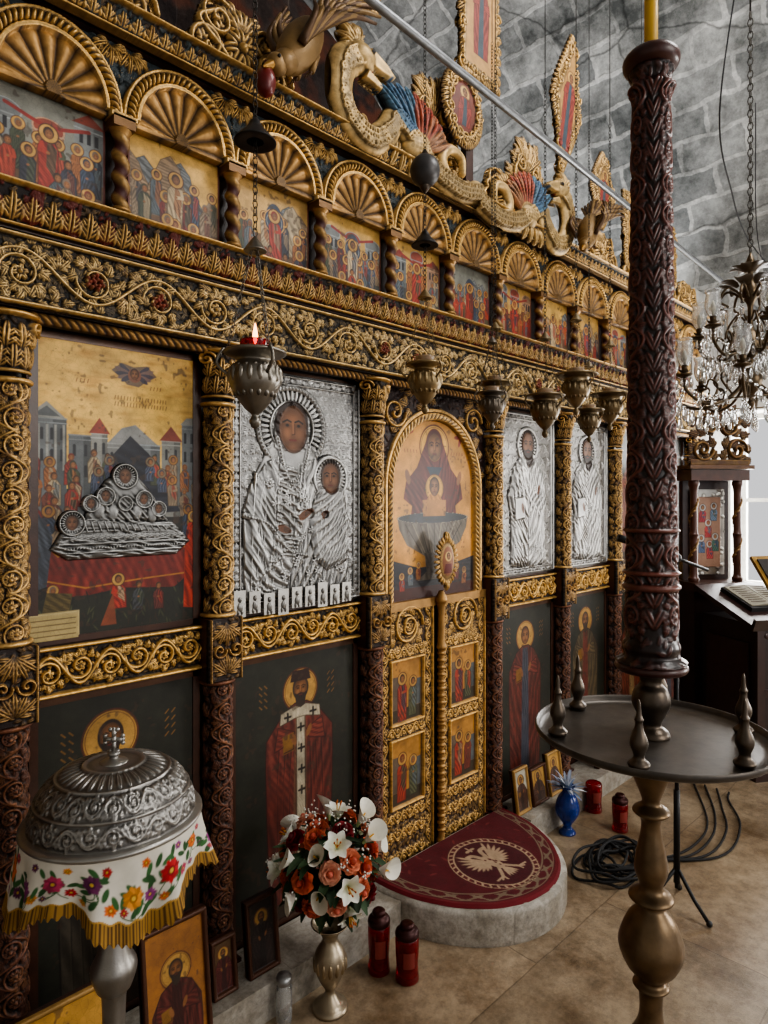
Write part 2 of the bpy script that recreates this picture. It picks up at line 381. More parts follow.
def stone(name,c1,c2,mortar,bw,bh,rough=.8,useuv=True,msize=.008,bump=.5,dirt=(.35,.35,.35),nscale=1.3,dmix=.6,spec=.3,warp=.03,crack=0,p0=.42,p1=.62,cdark=.45,tint=None):
    m=bpy.data.materials.new(name); m.use_nodes=True; nt=m.node_tree; N=nt.nodes; L=nt.links; b=N["Principled BSDF"]
    tc=N.new("ShaderNodeTexCoord"); br=N.new("ShaderNodeTexBrick"); br.inputs["Scale"].default_value=1
    br.inputs["Color1"].default_value=(*c1,1); br.inputs["Color2"].default_value=(*c2,1); br.inputs["Mortar"].default_value=(*mortar,1)
    br.inputs["Brick Width"].default_value=bw; br.inputs["Row Height"].default_value=bh; br.inputs["Mortar Size"].default_value=msize; br.inputs["Mortar Smooth"].default_value=.4
    nw=N.new("ShaderNodeTexNoise"); nw.inputs["Scale"].default_value=5; nw.inputs["Detail"].default_value=4
    va=N.new("ShaderNodeVectorMath"); va.operation='MULTIPLY_ADD'; L.new(nw.outputs["Color"],va.inputs[0]); va.inputs[1].default_value=(warp,)*3
    src=tc.outputs["UV" if useuv else "Object"]
    L.new(src,va.inputs[2]); L.new(va.outputs[0],br.inputs["Vector"]); L.new(src,nw.inputs["Vector"])
    n=N.new("ShaderNodeTexNoise"); n.inputs["Scale"].default_value=nscale; n.inputs["Detail"].default_value=9; n.inputs["Roughness"].default_value=.72; L.new(tc.outputs["Object"],n.inputs["Vector"])
    cr=N.new("ShaderNodeValToRGB"); cr.color_ramp.elements[0].position=p0; cr.color_ramp.elements[1].position=p1
    cr.color_ramp.elements[0].color=(*dirt,1); cr.color_ramp.elements[1].color=(1,1,1,1); L.new(n.outputs["Fac"],cr.inputs[0])
    mx=N.new("ShaderNodeMix"); mx.data_type='RGBA'; mx.blend_type='MULTIPLY'; mx.inputs[0].default_value=dmix
    L.new(br.outputs["Color"],mx.inputs[6]); L.new(cr.outputs[0],mx.inputs[7]); out=mx.outputs[2]
    n3=N.new("ShaderNodeTexNoise"); n3.inputs["Scale"].default_value=nscale*9; n3.inputs["Detail"].default_value=6; n3.inputs["Roughness"].default_value=.8; L.new(tc.outputs["Object"],n3.inputs["Vector"])
    c3=N.new("ShaderNodeValToRGB"); c3.color_ramp.elements[0].position=.36; c3.color_ramp.elements[1].position=.58; c3.color_ramp.elements[0].color=(.42,.42,.42,1); c3.color_ramp.elements[1].color=(1,1,1,1); L.new(n3.outputs["Fac"],c3.inputs[0])
    m3=N.new("ShaderNodeMix"); m3.data_type='RGBA'; m3.blend_type='MULTIPLY'; m3.inputs[0].default_value=.6; L.new(out,m3.inputs[6]); L.new(c3.outputs[0],m3.inputs[7]); out=m3.outputs[2]
    if tint is not None:
        n4=N.new("ShaderNodeTexNoise"); n4.inputs["Scale"].default_value=3.3; n4.inputs["Detail"].default_value=3; L.new(tc.outputs["Object"],n4.inputs["Vector"])
        c4=N.new("ShaderNodeValToRGB"); c4.color_ramp.elements[0].position=.5; c4.color_ramp.elements[1].position=.62; c4.color_ramp.elements[0].color=(0,0,0,1); L.new(n4.outputs["Fac"],c4.inputs[0])
        m4=N.new("ShaderNodeMix"); m4.data_type='RGBA'; L.new(c4.outputs[0],m4.inputs[0]); L.new(out,m4.inputs[6]); m4.inputs[7].default_value=(*tint,1); out=m4.outputs[2]
    if crack:
        vo=N.new("ShaderNodeTexVoronoi"); vo.feature='DISTANCE_TO_EDGE'; vo.inputs["Scale"].default_value=crack; L.new(va.outputs[0],vo.inputs["Vector"])
        m2=N.new("ShaderNodeMapRange"); m2.inputs[1].default_value=0; m2.inputs[2].default_value=.010; m2.inputs[3].default_value=cdark; m2.inputs[4].default_value=1; L.new(vo.outputs["Distance"],m2.inputs[0])
        sc=N.new("ShaderNodeVectorMath"); sc.operation='SCALE'; L.new(out,sc.inputs[0]); L.new(m2.outputs[0],sc.inputs["Scale"]); out=sc.outputs[0]
    L.new(out,b.inputs["Base Color"])
    b.inputs["Roughness"].default_value=rough; b.inputs["Specular IOR Level"].default_value=spec
    ad=N.new("ShaderNodeMath"); ad.operation='MULTIPLY_ADD'; L.new(br.outputs["Fac"],ad.inputs[0]); ad.inputs[1].default_value=-.25; L.new(n3.outputs["Fac"],ad.inputs[2])
    bp=N.new("ShaderNodeBump"); bp.inputs["Strength"].default_value=bump; bp.inputs["Distance"].default_value=.02; L.new(ad.outputs[0],bp.inputs["Height"]); L.new(bp.outputs[0],b.inputs["Normal"])
    return m
M_VAULT=stone("vault_masonry",tuple(S(206,206,202)),tuple(S(146,148,147)),tuple(S(224,223,219)),.46,.22,.92,msize=.020,dirt=(.16,.17,.17),dmix=.95,warp=.10,crack=.8,nscale=1.7,p0=.36,p1=.60,bump=.8,cdark=.4)
M_WALL=stone("plastered_stone",tuple(S(206,204,198)),tuple(S(184,182,176)),tuple(S(218,216,210)),.45,.22,.85,useuv=False,dirt=(.5,.5,.5),warp=.06)
M_APSE_SHADE=stone("shaded_fresco",tuple(S(86,72,64)),tuple(S(58,50,50)),tuple(S(96,86,80)),.5,.26,.9,useuv=False,dirt=(.20,.16,.16),warp=.06,nscale=2.4,dmix=.9,tint=tuple(S(92,54,40)))  # dark base tone is the sanctuary's shade painted in; reddish fresco tints
M_FLOOR=stone("floor_stone",tuple(S(176,156,130)),tuple(S(160,142,118)),tuple(S(136,118,98)),.95,.60,.34,useuv=False,msize=.003,bump=.14,dirt=(.34,.27,.20),nscale=2.6,dmix=.95,spec=.45,warp=.02,p0=.36,p1=.60)
M_MARB=stone("white_marble",tuple(S(196,190,180)),tuple(S(186,180,170)),tuple(S(170,164,154)),1.2,.5,.4,useuv=False,msize=.002,bump=.1,dirt=(.5,.47,.42),nscale=6,dmix=.9,warp=.01)

# ------------------------------------------------------------ ROOM
CX=2.087; RV=3.52; ZS=2.5; XL=CX-RV; XR=CX+RV; Y0=-6.0; Y1=2.6
def room():
    f=MB(); f.box((CX,(Y0+Y1)/2,-.05),(2*RV+.4,Y1-Y0,.1),S(150,130,105)); f.obj("floor",M_FLOOR)
    n=48; a=np.linspace(0,pi,n); ys=np.linspace(Y0,Y1,20)
    A,Yg=np.meshgrid(a,ys); P=np.stack([CX-RV*np.cos(A),Yg,ZS+RV*np.sin(A)],-1)
    me=mk_mesh("ceiling",P,gfaces(20,n)); uv=me.uv_layers.new(name="UVMap")
    U=np.stack([Yg,A*RV],-1).reshape(-1,2); li=np.zeros(len(me.loops),np.int32); me.loops.foreach_get("vertex_index",li)
    uv.data.foreach_set("uv",U[li].astype(np.float32).ravel()); link("ceiling",me,M_VAULT)
    w=MB(); w.box((XL-.15,(Y0+Y1)/2,ZS/2),(.3,Y1-Y0,ZS),S(150,150,148)); w.obj("wall_left",M_WALL)
    w=MB(); w.box((CX,Y1+.15,3.1),(2*RV+.6,.3,6.4),S(150,150,148)); w.obj("wall_back",M_APSE_SHADE)
    w=MB(); wins=[(-1.15,-.04,.85,2.25),(-4.2,-2.9,.85,2.2)]
    x=XR+.15
    segs=[Y1,-.04,-1.15,-2.9,-4.2,Y0]
    for i in range(0,6,2): w.box((x,(segs[i]+segs[i+1])/2,ZS/2),(.3,segs[i]-segs[i+1],ZS),S(222,220,214))
    for (ya,yb,za,zb) in wins:
        w.box((x,(ya+yb)/2,za/2),(.3,yb-ya,za),S(222,220,214)); w.box((x,(ya+yb)/2,(zb+ZS)/2),(.3,yb-ya,ZS-zb),S(222,220,214))
    w.obj("wall_right",M_PLAIN)
    for k,(ya,yb,za,zb) in enumerate(wins):
        g=MB(); yc=(ya+yb)/2; zc=(za+zb)/2; c=S(232,230,224)
        g.box((x+.12,ya+.02,zc),(.05,.04,zb-za),c);g.box((x+.12,yb-.02,zc),(.05,.04,zb-za),c);g.box((x+.12,yc,za+.02),(.05,yb-ya,.04),c);g.box((x+.12,yc,zb-.02),(.05,yb-ya,.04),c)
        g.box((x+.12,yc,zc),(.03,.03,zb-za),c);g.box((x+.12,yc,zc),(.03,yb-ya,.03),c)
        g.obj("window_%d"%(k+1),M_PLAIN)
    w=MB(); w.box((5.26,.22,1.55),(.70,.44,3.1),S(150,150,148)); w.obj("wall_pier",M_WALL)
    t=MB(); t.box((.13,-.085,.055),(3.1,.19,.11),S(200,195,185)); t.obj("baseboard_left",M_MARB)
    t=MB(); t.box((3.67,-.085,.055),(2.3,.19,.11),S(200,195,185)); t.obj("baseboard_right",M_MARB)
room()

# ------------------------------------------------------------ painters
SKIN=S(146,98,60)
def face(cv,cx,cy,r,hair=S(60,40,28),beard=0,skin=SKIN,b=0):
    rx,ry=r*.4,r*.56; dk=skin*.36
    cv.ell(cx,cy+r*.08,rx*1.25,ry*1.1,0,hair,0)
    cv.ell(cx,cy,rx,ry,0,dk,0)
    cv.soft(cx,cy+.22*r,rx*.62,ry*.34,skin*1.15,.9)
    cv.soft(cx-.16*r,cy-.10*r,rx*.36,ry*.32,skin*1.2,.9); cv.soft(cx+.16*r,cy-.10*r,rx*.36,ry*.32,skin*1.1,.85)
    cv.soft(cx,cy-.42*r,rx*.34,ry*.16,skin,.7)
    if beard:
        cv.poly([(cx-rx*.98,cy-.12*r),(cx-rx*.5,cy-.22*r),(cx+rx*.5,cy-.22*r),(cx+rx*.98,cy-.12*r),(cx+rx*.65,cy-ry-.2*r*beard),(cx,cy-ry-.42*r*beard),(cx-rx*.65,cy-ry-.2*r*beard)],hair,0)
        cv.line([(cx-.18*r,cy-.24*r),(cx,cy-.2*r),(cx+.18*r,cy-.24*r)],.05*r,hair*1.2,0)
        for k in range(5): cv.line([(cx+(k-2)*.12*r,cy-.3*r),(cx+(k-2)*.07*r,cy-ry-.28*r*beard)],.018*r,hair*1.9,0,al=.6)
    for s in (-1,1):
        cv.line([(cx+s*.06*r,cy+.17*r),(cx+s*.17*r,cy+.21*r),(cx+s*.29*r,cy+.15*r)],.022*r,hair*.4,0)
        cv.soft(cx+s*.165*r,cy+.08*r,.10*r,.05*r,dk*.6,.9); cv.ell(cx+s*.165*r,cy+.085*r,.045*r,.035*r,0,hair*.15,0)
    cv.line([(cx+.0*r,cy+.15*r),(cx+.01*r,cy-.10*r)],.026*r,skin*1.3,0,al=.8)
    cv.line([(cx+.05*r,cy+.12*r),(cx+.055*r,cy-.12*r),(cx-.03*r,cy-.14*r)],.014*r,dk*.6,0,al=.8)
    cv.line([(cx-.09*r,cy-.265*r),(cx+.09*r,cy-.265*r)],.024*r,S(104,40,30),0)
def halo(cv,cx,cy,r,col=IG,met=.3,rim=S(92,48,28),h=None):
    cv.ell(cx,cy,r,r,0,col,met,h); cv.ring(cx,cy,r,max(r*.04,.0012),rim,0); cv.ring(cx,cy,r*.9,max(r*.015,.0007),rim,0)
def body(cv,cx,hy,r,yb,robe,inner,wid=1.6,folds=8,seed=1):
    robe=np.array(robe); inner=np.array(inner); sh=hy-.75*r
    P=[(cx-.35*r,sh+.15*r),(cx+.35*r,sh+.15*r),(cx+1.0*r,sh-.2*r),(cx+wid*r,sh-1.3*r),(cx+wid*r*1.02,sh-2.6*r),(cx+wid*r*.92,yb),(cx-wid*r*.92,yb),(cx-wid*r*1.02,sh-2.6*r),(cx-wid*r,sh-1.3*r),(cx-1.0*r,sh-.2*r)]
    cv.poly(P,robe,0)
    cv.drape([(cx-.35*r,sh+.15*r),(cx-.1*r,sh),(cx-.3*r,yb),(cx-wid*r*.92,yb),(cx-wid*r,sh-1.3*r),(cx-1.0*r,sh-.2*r)],.25,.55*r,.5,0,.7,seed,.9)
    cv.drape([(cx+.35*r,sh+.15*r),(cx+.1*r,sh),(cx+.3*r,yb),(cx+wid*r*.92,yb),(cx+wid*r,sh-1.3*r),(cx+1.0*r,sh-.2*r)],-.3,.55*r,.5,0,.7,seed+3,.9)
    Q=[(cx-.3*r,sh),(cx+.3*r,sh),(cx+.35*r,sh-1.2*r),(cx+.45*r,yb),(cx-.5*r,yb),(cx-.35*r,sh-1.2*r)]
    cv.poly(Q,inner,0); cv.drape(Q,.1,.22*r,.5,0,.8,seed+7,.9)
    for s in (-1,1):
        A=[(cx+s*1.3*r,sh-.8*r),(cx+s*1.5*r,sh-1.9*r),(cx+s*.5*r,sh-1.65*r),(cx+s*.35*r,sh-1.2*r)]
        cv.poly(A,robe*1.3,0); cv.drape(A,1.3,.25*r,.5,0,.8,seed+9,.9)
        cv.line(A+[A[0]],.025*r,robe*.3,0)
        for k in range(3):
            x0=cx+s*(.55+.35*k)*r; cv.line(cat([(x0,sh-1.9*r),(x0+s*.12*r,(sh+yb)/2-.5*r),(x0-s*.05*r,yb)],4),.035*r,robe*.35,0,w2=.012*r,al=.8); cv.line(cat([(x0+.08*r,sh-2.0*r),(x0+s*.16*r,(sh+yb)/2-.5*r),(x0+.02*r,yb)],4),.022*r,robe*2.0,0,w2=.01*r,al=.5)
    cv.line(P+[P[0]],.03*r,robe*.25,0)
def saint(cv,cx,hy,r,yb,robe,inner,beard=1,hair=S(60,42,30),omo=False,seed=1,book=True,halocol=IG,wid=1.6):
    halo(cv,cx,hy,r,halocol)
    body(cv,cx,hy,r,yb,robe,inner,wid,seed=seed)
    face(cv,cx,hy,r*.95,hair,beard)
    if omo:
        w=S(184,176,158)
        A=[(cx-1.15*r,hy-.95*r),(cx-.3*r,hy-.72*r),(cx,hy-.85*r),(cx+.3*r,hy-.72*r),(cx+1.15*r,hy-.95*r),(cx+1.2*r,hy-1.5*r),(cx+.3*r,hy-1.3*r),(cx,hy-1.5*r),(cx-.3*r,hy-1.3*r),(cx-1.2*r,hy-1.5*r)]
        B=[(cx-.24*r,hy-1.3*r),(cx+.24*r,hy-1.3*r),(cx+.32*r,yb+1.2*r),(cx-.20*r,yb+1.2*r)]
        for Z in (A,B): cv.poly(Z,w,0); cv.drape(Z,.2,.2*r,.2,0,1,3); cv.line(Z+[Z[0]],.02*r,S(70,60,50),0)
        def X(x,y,s):
            cv.line([(x-s,y),(x+s,y)],.055*r,S(30,22,20),0); cv.line([(x,y-s),(x,y+s)],.055*r,S(30,22,20),0)
        for (x,y) in [(-.75,-1.18),(.75,-1.18),(.02,-1.8),(.04,-2.8),(.06,-3.8),(.07,-4.8)]:
            if hy+y*r>yb+1.3*r: X(cx+x*r,hy+y*r,.17*r)
    if book:
        cv.poly([(cx-1.0*r,hy-2.9*r),(cx-.35*r,hy-2.8*r),(cx-.4*r,hy-1.95*r),(cx-1.05*r,hy-2.05*r)],S(140,104,56),.4)
        cv.line([(cx-.95*r,hy-2.82*r),(cx-.41*r,hy-2.74*r),(cx-.45*r,hy-2.03*r)],.03*r,S(70,30,24),0)
    cv.ell(cx-.4*r,hy-2.3*r,.14*r,.30*r,.3,SKIN*.85,0); cv.ell(cx+.5*r,hy-2.05*r,.13*r,.30*r,-.4,SKIN*.85,0)
ROBES=[S(134,44,30),S(104,32,28),S(52,66,90),S(80,92,102),S(156,142,116),S(140,88,46),S(62,70,52),S(96,52,40),S(160,60,38),S(46,48,62),S(126,110,90)]
def little(cv,cx,cy,r,rg,col=None,hc=IG,len_=4,fl=True):
    c=col if col is not None else rg.choice(ROBES)
    lean=rg.uniform(-.35,.35)*r
    P=[(cx-.45*r,cy-.6*r),(cx+.45*r,cy-.6*r),(cx+1.05*r+lean*.3,cy-1.5*r),(cx+.95*r+lean,cy-len_*r),(cx-.95*r+lean,cy-len_*r),(cx-1.05*r+lean*.3,cy-1.5*r)]
    cv.poly(P,c,0); c2=rg.choice(ROBES)
    cv.poly([(cx-.1*r,cy-.8*r),(cx+.9*r,cy-1.5*r),(cx+.7*r+lean,cy-len_*.8*r),(cx-.2*r+lean*.5,cy-len_*.6*r)],c2,0,al=.8)
    cv.drape(P,rg.uniform(-.6,.6),.55*r,.6,0,1.2,rg.randint(1,999),.7)
    cv.line(P+[P[0]],.07*r,c*.2,0,al=.7)
    s=rg.choice([-1,1]); cv.line([(cx+s*.7*r,cy-1.2*r),(cx+s*.9*r,cy-2.0*r),(cx+s*.1*r,cy-2.1*r)],.2*r,c*1.3,0); cv.ell(cx+s*.05*r,cy-2.1*r,.2*r,.16*r,0,SKIN,0)
    if hc is not None:
        cv.ell(cx,cy,r,r,0,hc,.25); cv.ring(cx,cy,r,r*.07,S(80,44,28),0)
    cv.ell(cx,cy+.08*r,r*.56,r*.66,0,rg.choice([S(50,34,24),S(110,100,90),S(66,44,30),c*.7]),0); cv.ell(cx+.05*r,cy-.06*r,r*.40,r*.5,0,SKIN*.6,0); cv.soft(cx+.05*r,cy-.02*r,r*.28,r*.35,SKIN*1.35,.9)
    for q in (-.1,.18): cv.ell(cx+q*r,cy+.03*r,.06*r,.05*r,0,S(26,16,12),0)
def feast(seed,w=.29,h=.3):
    rg=random.Random(seed); cv=Cv(w,h,.0019,S(110,94,70),0)
    top=rg.choice([S(196,160,92),S(186,150,90),S(128,132,128),S(200,164,92),S(190,156,94)])
    cv.rect(0,h*.4,w,h,top,.2)
    ground=rg.choice([S(86,80,60),S(104,78,54),S(74,76,72)]); cv.rect(0,0,w,h*.42,ground,0)
    k=rg.random()
    if k<.45:
        for i in range(4):
            x=w*rg.uniform(.0,1); c=rg.choice([S(140,118,92),S(98,104,110),S(156,142,116)]); t=h*.88*rg.uniform(.75,1)
            P=[(x-.09,h*.25),(x-.07,h*.5),(x-.03,t-.02),(x,t),(x+.03,t-.03),(x+.04,h*.62),(x+.1,h*.3)]
            cv.poly(P,c,0); cv.drape(P,rg.uniform(.3,1.2),.02,.5,0,1.2,seed+i,.6); cv.line(P,.001,c*.3,0)
    else:
        for i in range(3):
            x=w*(.15+.35*i); c=rg.choice([S(124,132,138),S(150,120,98),S(112,118,126)]); hh=h*rg.uniform(.70,.86)
            cv.rect(x-.038,h*.35,x+.038,hh,c,0); cv.rect(x+.012,h*.35,x+.038,hh,c*.6,0)
            if rg.random()<.6: cv.ell(x,hh,.040,.026,0,S(140,64,48) if i%2 else c*.8,0); cv.ring(x,hh,.038,.002,c*1.6,0,sy=.65)
            else: cv.poly([(x-.045,hh),(x+.045,hh),(x,hh+.032)],S(134,58,42),0)
            for q in (-.02,0,.02): cv.rect(x+q-.005,hh-.05,x+q+.005,hh-.02,S(30,30,38),0)
            cv.line([(x-.038,hh-.012),(x+.038,hh-.012)],.0016,c*1.5,0)
        cv.line(cat([(w*.15,h*.8),(w*.5,h*.72),(w*.85,h*.8)],6),.005,S(140,40,32),0)
    n=rg.randint(4,6)
    for i in range(n): little(cv,w*(.09+.82*i/(n-1)),h*rg.uniform(.56,.66),.0165,rg,None,IG,7)
    for i in range(n-1): little(cv,w*(.17+.66*i/(n-2)),h*rg.uniform(.44,.52),.0185,rg,None,IG if rg.random()<.5 else None,7)
    if rg.random()<.6:
        cv.ell(w*.5,h*.6,.036,.06,0,S(52,64,88),0); cv.ring(w*.5,h*.6,.040,.0015,IG,.3); cv.ring(w*.5,h*.6,.03,.001,S(150,160,170),0)
    little(cv,w*.5,h*.66,.024,rg,rg.choice([S(180,162,130),S(150,48,34)]),IG,6)
    for i in range(rg.randint(2,4)): little(cv,w*rg.uniform(.08,.92),h*rg.uniform(.2,.32),.019,rg,None,IG if rg.random()<.5 else None,5)
    cv.age((.96,.89,.79),.32,20)
    b=.006
    for r in [(0,0,w,b),(0,h-b,w,h),(0,0,b,h),(w-b,0,w,h)]: cv.rect(*r,c=S(92,34,26),m=0)
    return cv

def crevice_shade(cv,base,dark,hp=.0035,rad=4):  # silver's crevice shade painted into colour from height against its local mean
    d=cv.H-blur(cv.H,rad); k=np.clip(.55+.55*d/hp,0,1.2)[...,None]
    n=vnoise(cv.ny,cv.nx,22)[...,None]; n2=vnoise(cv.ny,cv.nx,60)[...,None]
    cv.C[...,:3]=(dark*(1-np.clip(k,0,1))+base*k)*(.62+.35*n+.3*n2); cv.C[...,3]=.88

def dormition():
    w,h=.49,.80; cv=Cv(w,h,.0016,S(34,32,28),0); rg=random.Random(4)
    X=lambda x:x*w; Yy=lambda y:y*h
    q=lambda L:[(a*w,b*h) for a,b in L]
    gold=S(216,180,100)
    cv.rect(0,h*.5,w,h,gold,.25)
    for k in range(200): cv.soft(rg.random()*w,h*rg.uniform(.6,1),rg.uniform(.003,.03),rg.uniform(.002,.008),S(180,138,68)*rg.uniform(.7,1.2),.5)
    cv.poly([(X(.44),Yy(.915)),(X(.50),Yy(.945)),(X(.57),Yy(.935)),(X(.65),Yy(.945)),(X(.71),Yy(.91)),(X(.64),Yy(.885)),(X(.60),Yy(.865)),(X(.53),Yy(.87)),(X(.50),Yy(.89))],S(80,72,80),0,al=.85)
    for s in (-1,1):
        for k in range(5): cv.leaf(X(.575)+s*.008,Yy(.905),(0 if s>0 else pi)+s*(.7-.32*k),.052-.005*abs(k-1),.013,None,0,S(112,92,90) if k%2 else S(66,62,78),0)
    cv.ell(X(.575),Yy(.905),.019,.020,0,S(130,84,64),0); face(cv,X(.575),Yy(.908),.026)
    for j in range(2):
        for k in range(18): cv.line([(X(.46+.018*k),Yy(.815-.022*j)),(X(.463+.018*k+rg.uniform(-.003,.003)),Yy(.828-.022*j))],.0010,S(64,40,24),0)
    for s in (0,1):
        for k in range(4): cv.line([(X(.25+.42*s+.02*k),Yy(.86)),(X(.255+.42*s+.02*k),Yy(.872))],.001,S(90,30,24),0)
    g=S(104,112,120); g2=S(142,146,146)
    def bldg(x0,x1,y0,y1,c,roof=None,n=3):
        cv.rect(X(x0),Yy(y0),X(x1),Yy(y1),c,0); cv.rect(X(x0+(x1-x0)*.65),Yy(y0),X(x1),Yy(y1),c*.55,0)
        for i in range(n):
            xx=x0+(x1-x0)*(i+.5)/n
            for yy in (y1-.07,y1-.14): cv.rect(X(xx)-.004,Yy(yy),X(xx)+.004,Yy(yy+.035),S(34,36,44),0); cv.ell(X(xx),Yy(yy+.035),.004,.004,0,S(34,36,44),0)
        cv.line([(X(x0),Yy(y1-.015)),(X(x1),Yy(y1-.015))],.0016,c*1.6,0); cv.line([(X(x0),Yy(y1)),(X(x1),Yy(y1))],.002,c*1.7,0)
        if roof is not None: cv.poly(q([(x0-.015,y1),(x1+.015,y1),((x0+x1)/2,y1+.055)]),roof,0)
    bldg(0,.2,.4,.73,g,None,4); cv.poly(q([(0,.73),(.1,.785),(.2,.73)]),g2,0); cv.poly(q([(.03,.737),(.1,.77),(.17,.737)]),g*.6,0)
    for k in range(5): cv.rect(X(.012+.042*k),Yy(.56),X(.024+.042*k),Yy(.71),g2*1.1,0)
    bldg(.21,.33,.4,.68,g*.85,None,2); bldg(.33,.42,.42,.69,g2*.9,S(140,58,40),2)
    bldg(.42,.56,.42,.66,S(120,124,128),None,3); cv.poly(q([(.42,.66),(.5,.715),(.58,.73),(.72,.66)]),S(132,136,140),0); bldg(.56,.73,.42,.66,S(112,120,128),None,3)
    bldg(.74,.86,.4,.68,g2*.8,S(134,60,44),2); bldg(.87,1,.4,.745,g,None,3); cv.poly(q([(.86,.745),(1,.745),(1,.775),(.9,.77)]),g2,0)
    M=q([(.28,.40),(.34,.52),(.42,.60),(.55,.69),(.66,.63),(.76,.55),(.86,.42)]); cv.poly(M,S(24,28,44),0); cv.drape(M,1.2,.03,.5,0,1.5,3)
    for row,(y,n,r) in enumerate([(.615,8,.015),(.58,9,.0155),(.54,9,.016),(.50,9,.016),(.46,9,.0165),(.42,9,.017),(.375,9,.017)]):
        for k in range(n):
            x=(k+.5+rg.uniform(-.3,.3)+(.5 if row%2 else 0))/n
            if abs(x-.55)<(.13,.17,.22,.26,.30,.33,.36)[row]: continue
            little(cv,X(x),Yy(y+rg.uniform(-.010,.010)),r*rg.uniform(.9,1.1),rg,None,S(150,112,62) if rg.random()<.28 else None,5)
    for (x,y) in [(.37,.56),(.43,.60),(.67,.60),(.74,.56)]: little(cv,X(x),Yy(y),.014,rg,S(60,70,96),S(120,110,90),4)
    R=q([(.08,.31),(.92,.31),(.95,.2),(.82,.14),(.5,.155),(.2,.13),(.06,.2)]); cv.poly(R,S(118,36,26),0); cv.drape(R,.15,.04,.45,0,1.0,5,.9)
    for k in range(11): x=.12+.075*k; cv.line(q([(x,.30),(x+.037,.275),(x+.075,.30)]),.0022,S(170,124,62),.3)
    cv.line(q([(.08,.2),(.3,.165),(.6,.18),(.92,.19)]),.002,S(176,120,60),.3)
    cv.poly(q([(0,.14),(1,.14),(1,0),(0,0)]),S(38,40,32),0)
    for k in range(90): cv.leaf(X(rg.random()),Yy(rg.uniform(.0,.14)),rg.uniform(.8,2.3),.02,.004,None,0,rg.choice([S(70,76,50),S(56,44,30),S(28,30,26)]),0)
    for (x,y,r,c) in [(.48,.185,.018,S(150,44,30)),(.6,.16,.016,S(56,60,66)),(.72,.15,.015,S(92,40,34)),(.13,.165,.015,S(120,100,50))]: little(cv,X(x),Yy(y),r,rg,c,IG if x<.55 else None,4.5)
    P=q([(.88,.06),(1,.05),(1,.36),(.95,.385),(.89,.30)]); cv.poly(P,S(164,52,32),0); cv.drape(P,.3,.02,.6,0,1.2,4); little(cv,X(.945),Yy(.40),.018,rg,S(168,50,30),IG,2)
    P=q([(0,.16),(.10,.18),(.13,.34),(.06,.42),(0,.4)]); cv.poly(P,S(58,66,80),0); cv.drape(P,.4,.02,.6,0,1.2,8)
    P=q([(.05,.02),(.2,.04),(.23,.15),(.1,.16)]); cv.poly(P,S(84,72,36),0); cv.drape(P,.8,.015,.5,0,1.2,8); cv.poly(q([(.38,.03),(.47,.03),(.45,.14)]),S(134,70,44),0)
    cv.age((.96,.90,.80),.26,24)
    sv=S(160,160,158)
    mk=Cv(w,h,.0016,S(0,0,0),0)
    B=q([(.11,.30),(.2,.262),(.83,.262),(.92,.31),(.86,.35),(.8,.385),(.3,.40),(.18,.37)]); C1=q([(.27,.385),(.33,.47),(.40,.53),(.47,.56),(.57,.56),(.66,.50),(.74,.43),(.78,.385)])
    for c in (cv,mk):
        cc=sv if c is cv else S(255,255,255)
        c.poly(B,cc,.9,.010,0,.01); c.poly(C1,cc,.9,.010,0,.01)
    cv.drape(B,1.25,.018,0,.005,1.4,3); cv.drape(C1,.5,.022,0,.005,1.6,6)
    cv.line(q([(.15,.315),(.85,.315)]),.003,None,None,.005,.010); cv.line(q([(.2,.285),(.84,.285)]),.0025,None,None,.005,.010)
    for k in range(40): cv.ell(X(.18+.0165*k),Yy(.30),.003,.003,0,None,None,.005,.011)
    for k in range(18): cv.acan(X(.2+.036*k),Yy(.33),.3,.03,.02,.006,.010)
    cv.line(cat(q([(.26,.385),(.42,.375),(.62,.36),(.80,.345)]),6),.014,None,None,.006,.008,w2=.009)
    for k in range(14): x=.28+.038*k; cv.line(q([(x,.392-.002*k),(x+.02,.355)]),.0016,None,None,.004,.013)
    for (x,y,rr) in [(.36,.43,.022),(.44,.42,.020),(.58,.42,.020),(.67,.41,.020)]: cv.ell(X(x),Yy(y),rr*.8,rr*1.2,0,None,None,.006,.010)
    HL=[(.22,.385,.036),(.51,.545,.038),(.40,.475,.027),(.62,.465,.027),(.32,.45,.024),(.71,.43,.024),(.51,.45,.022)]
    for (x,y,r) in HL:
        for c in (cv,mk): c.ell(X(x),Yy(y),r,r,0,sv if c is cv else S(255,255,255),.9,.012)
        cv.ring(X(x),Yy(y),r*.88,.0024,None,None,.005,.012)
        for k in range(24): cv.leaf(X(x)+r*.5*math.cos(k*.262),Yy(y)+r*.5*math.sin(k*.262),k*.262,r*.35,.0035,.004,.011)
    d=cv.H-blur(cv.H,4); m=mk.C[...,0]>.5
    k=np.clip(.52+d/.004,.06,1.2)[...,None]; cv.C[...,:3]=np.where(m[...,None],sv*k+S(26,24,24)*(1-np.clip(k,0,1)),cv.C[...,:3]); cv.C[...,3]=np.where(m,.88,cv.C[...,3])  # hollows of the chased silver get their shading in the colour
    for (x,y,r) in HL[:-1]: cv.flat(X(x),Yy(y),r*.55,r*.65,.012); face(cv,X(x),Yy(y),r*.95,S(50,34,26),0,S(120,80,52))
    cv.rect(0,0,.13,.075,S(176,156,104),.1,.003)
    for k in range(4): cv.line([(.01,.015+.014*k),(.12,.015+.014*k)],.0014,S(104,84,48),0)
    b=.006
    for r in [(0,h-b,w,h),(0,0,b,h),(w-b,0,w,h)]: cv.rect(*r,c=S(84,40,26),m=0)
    return cv

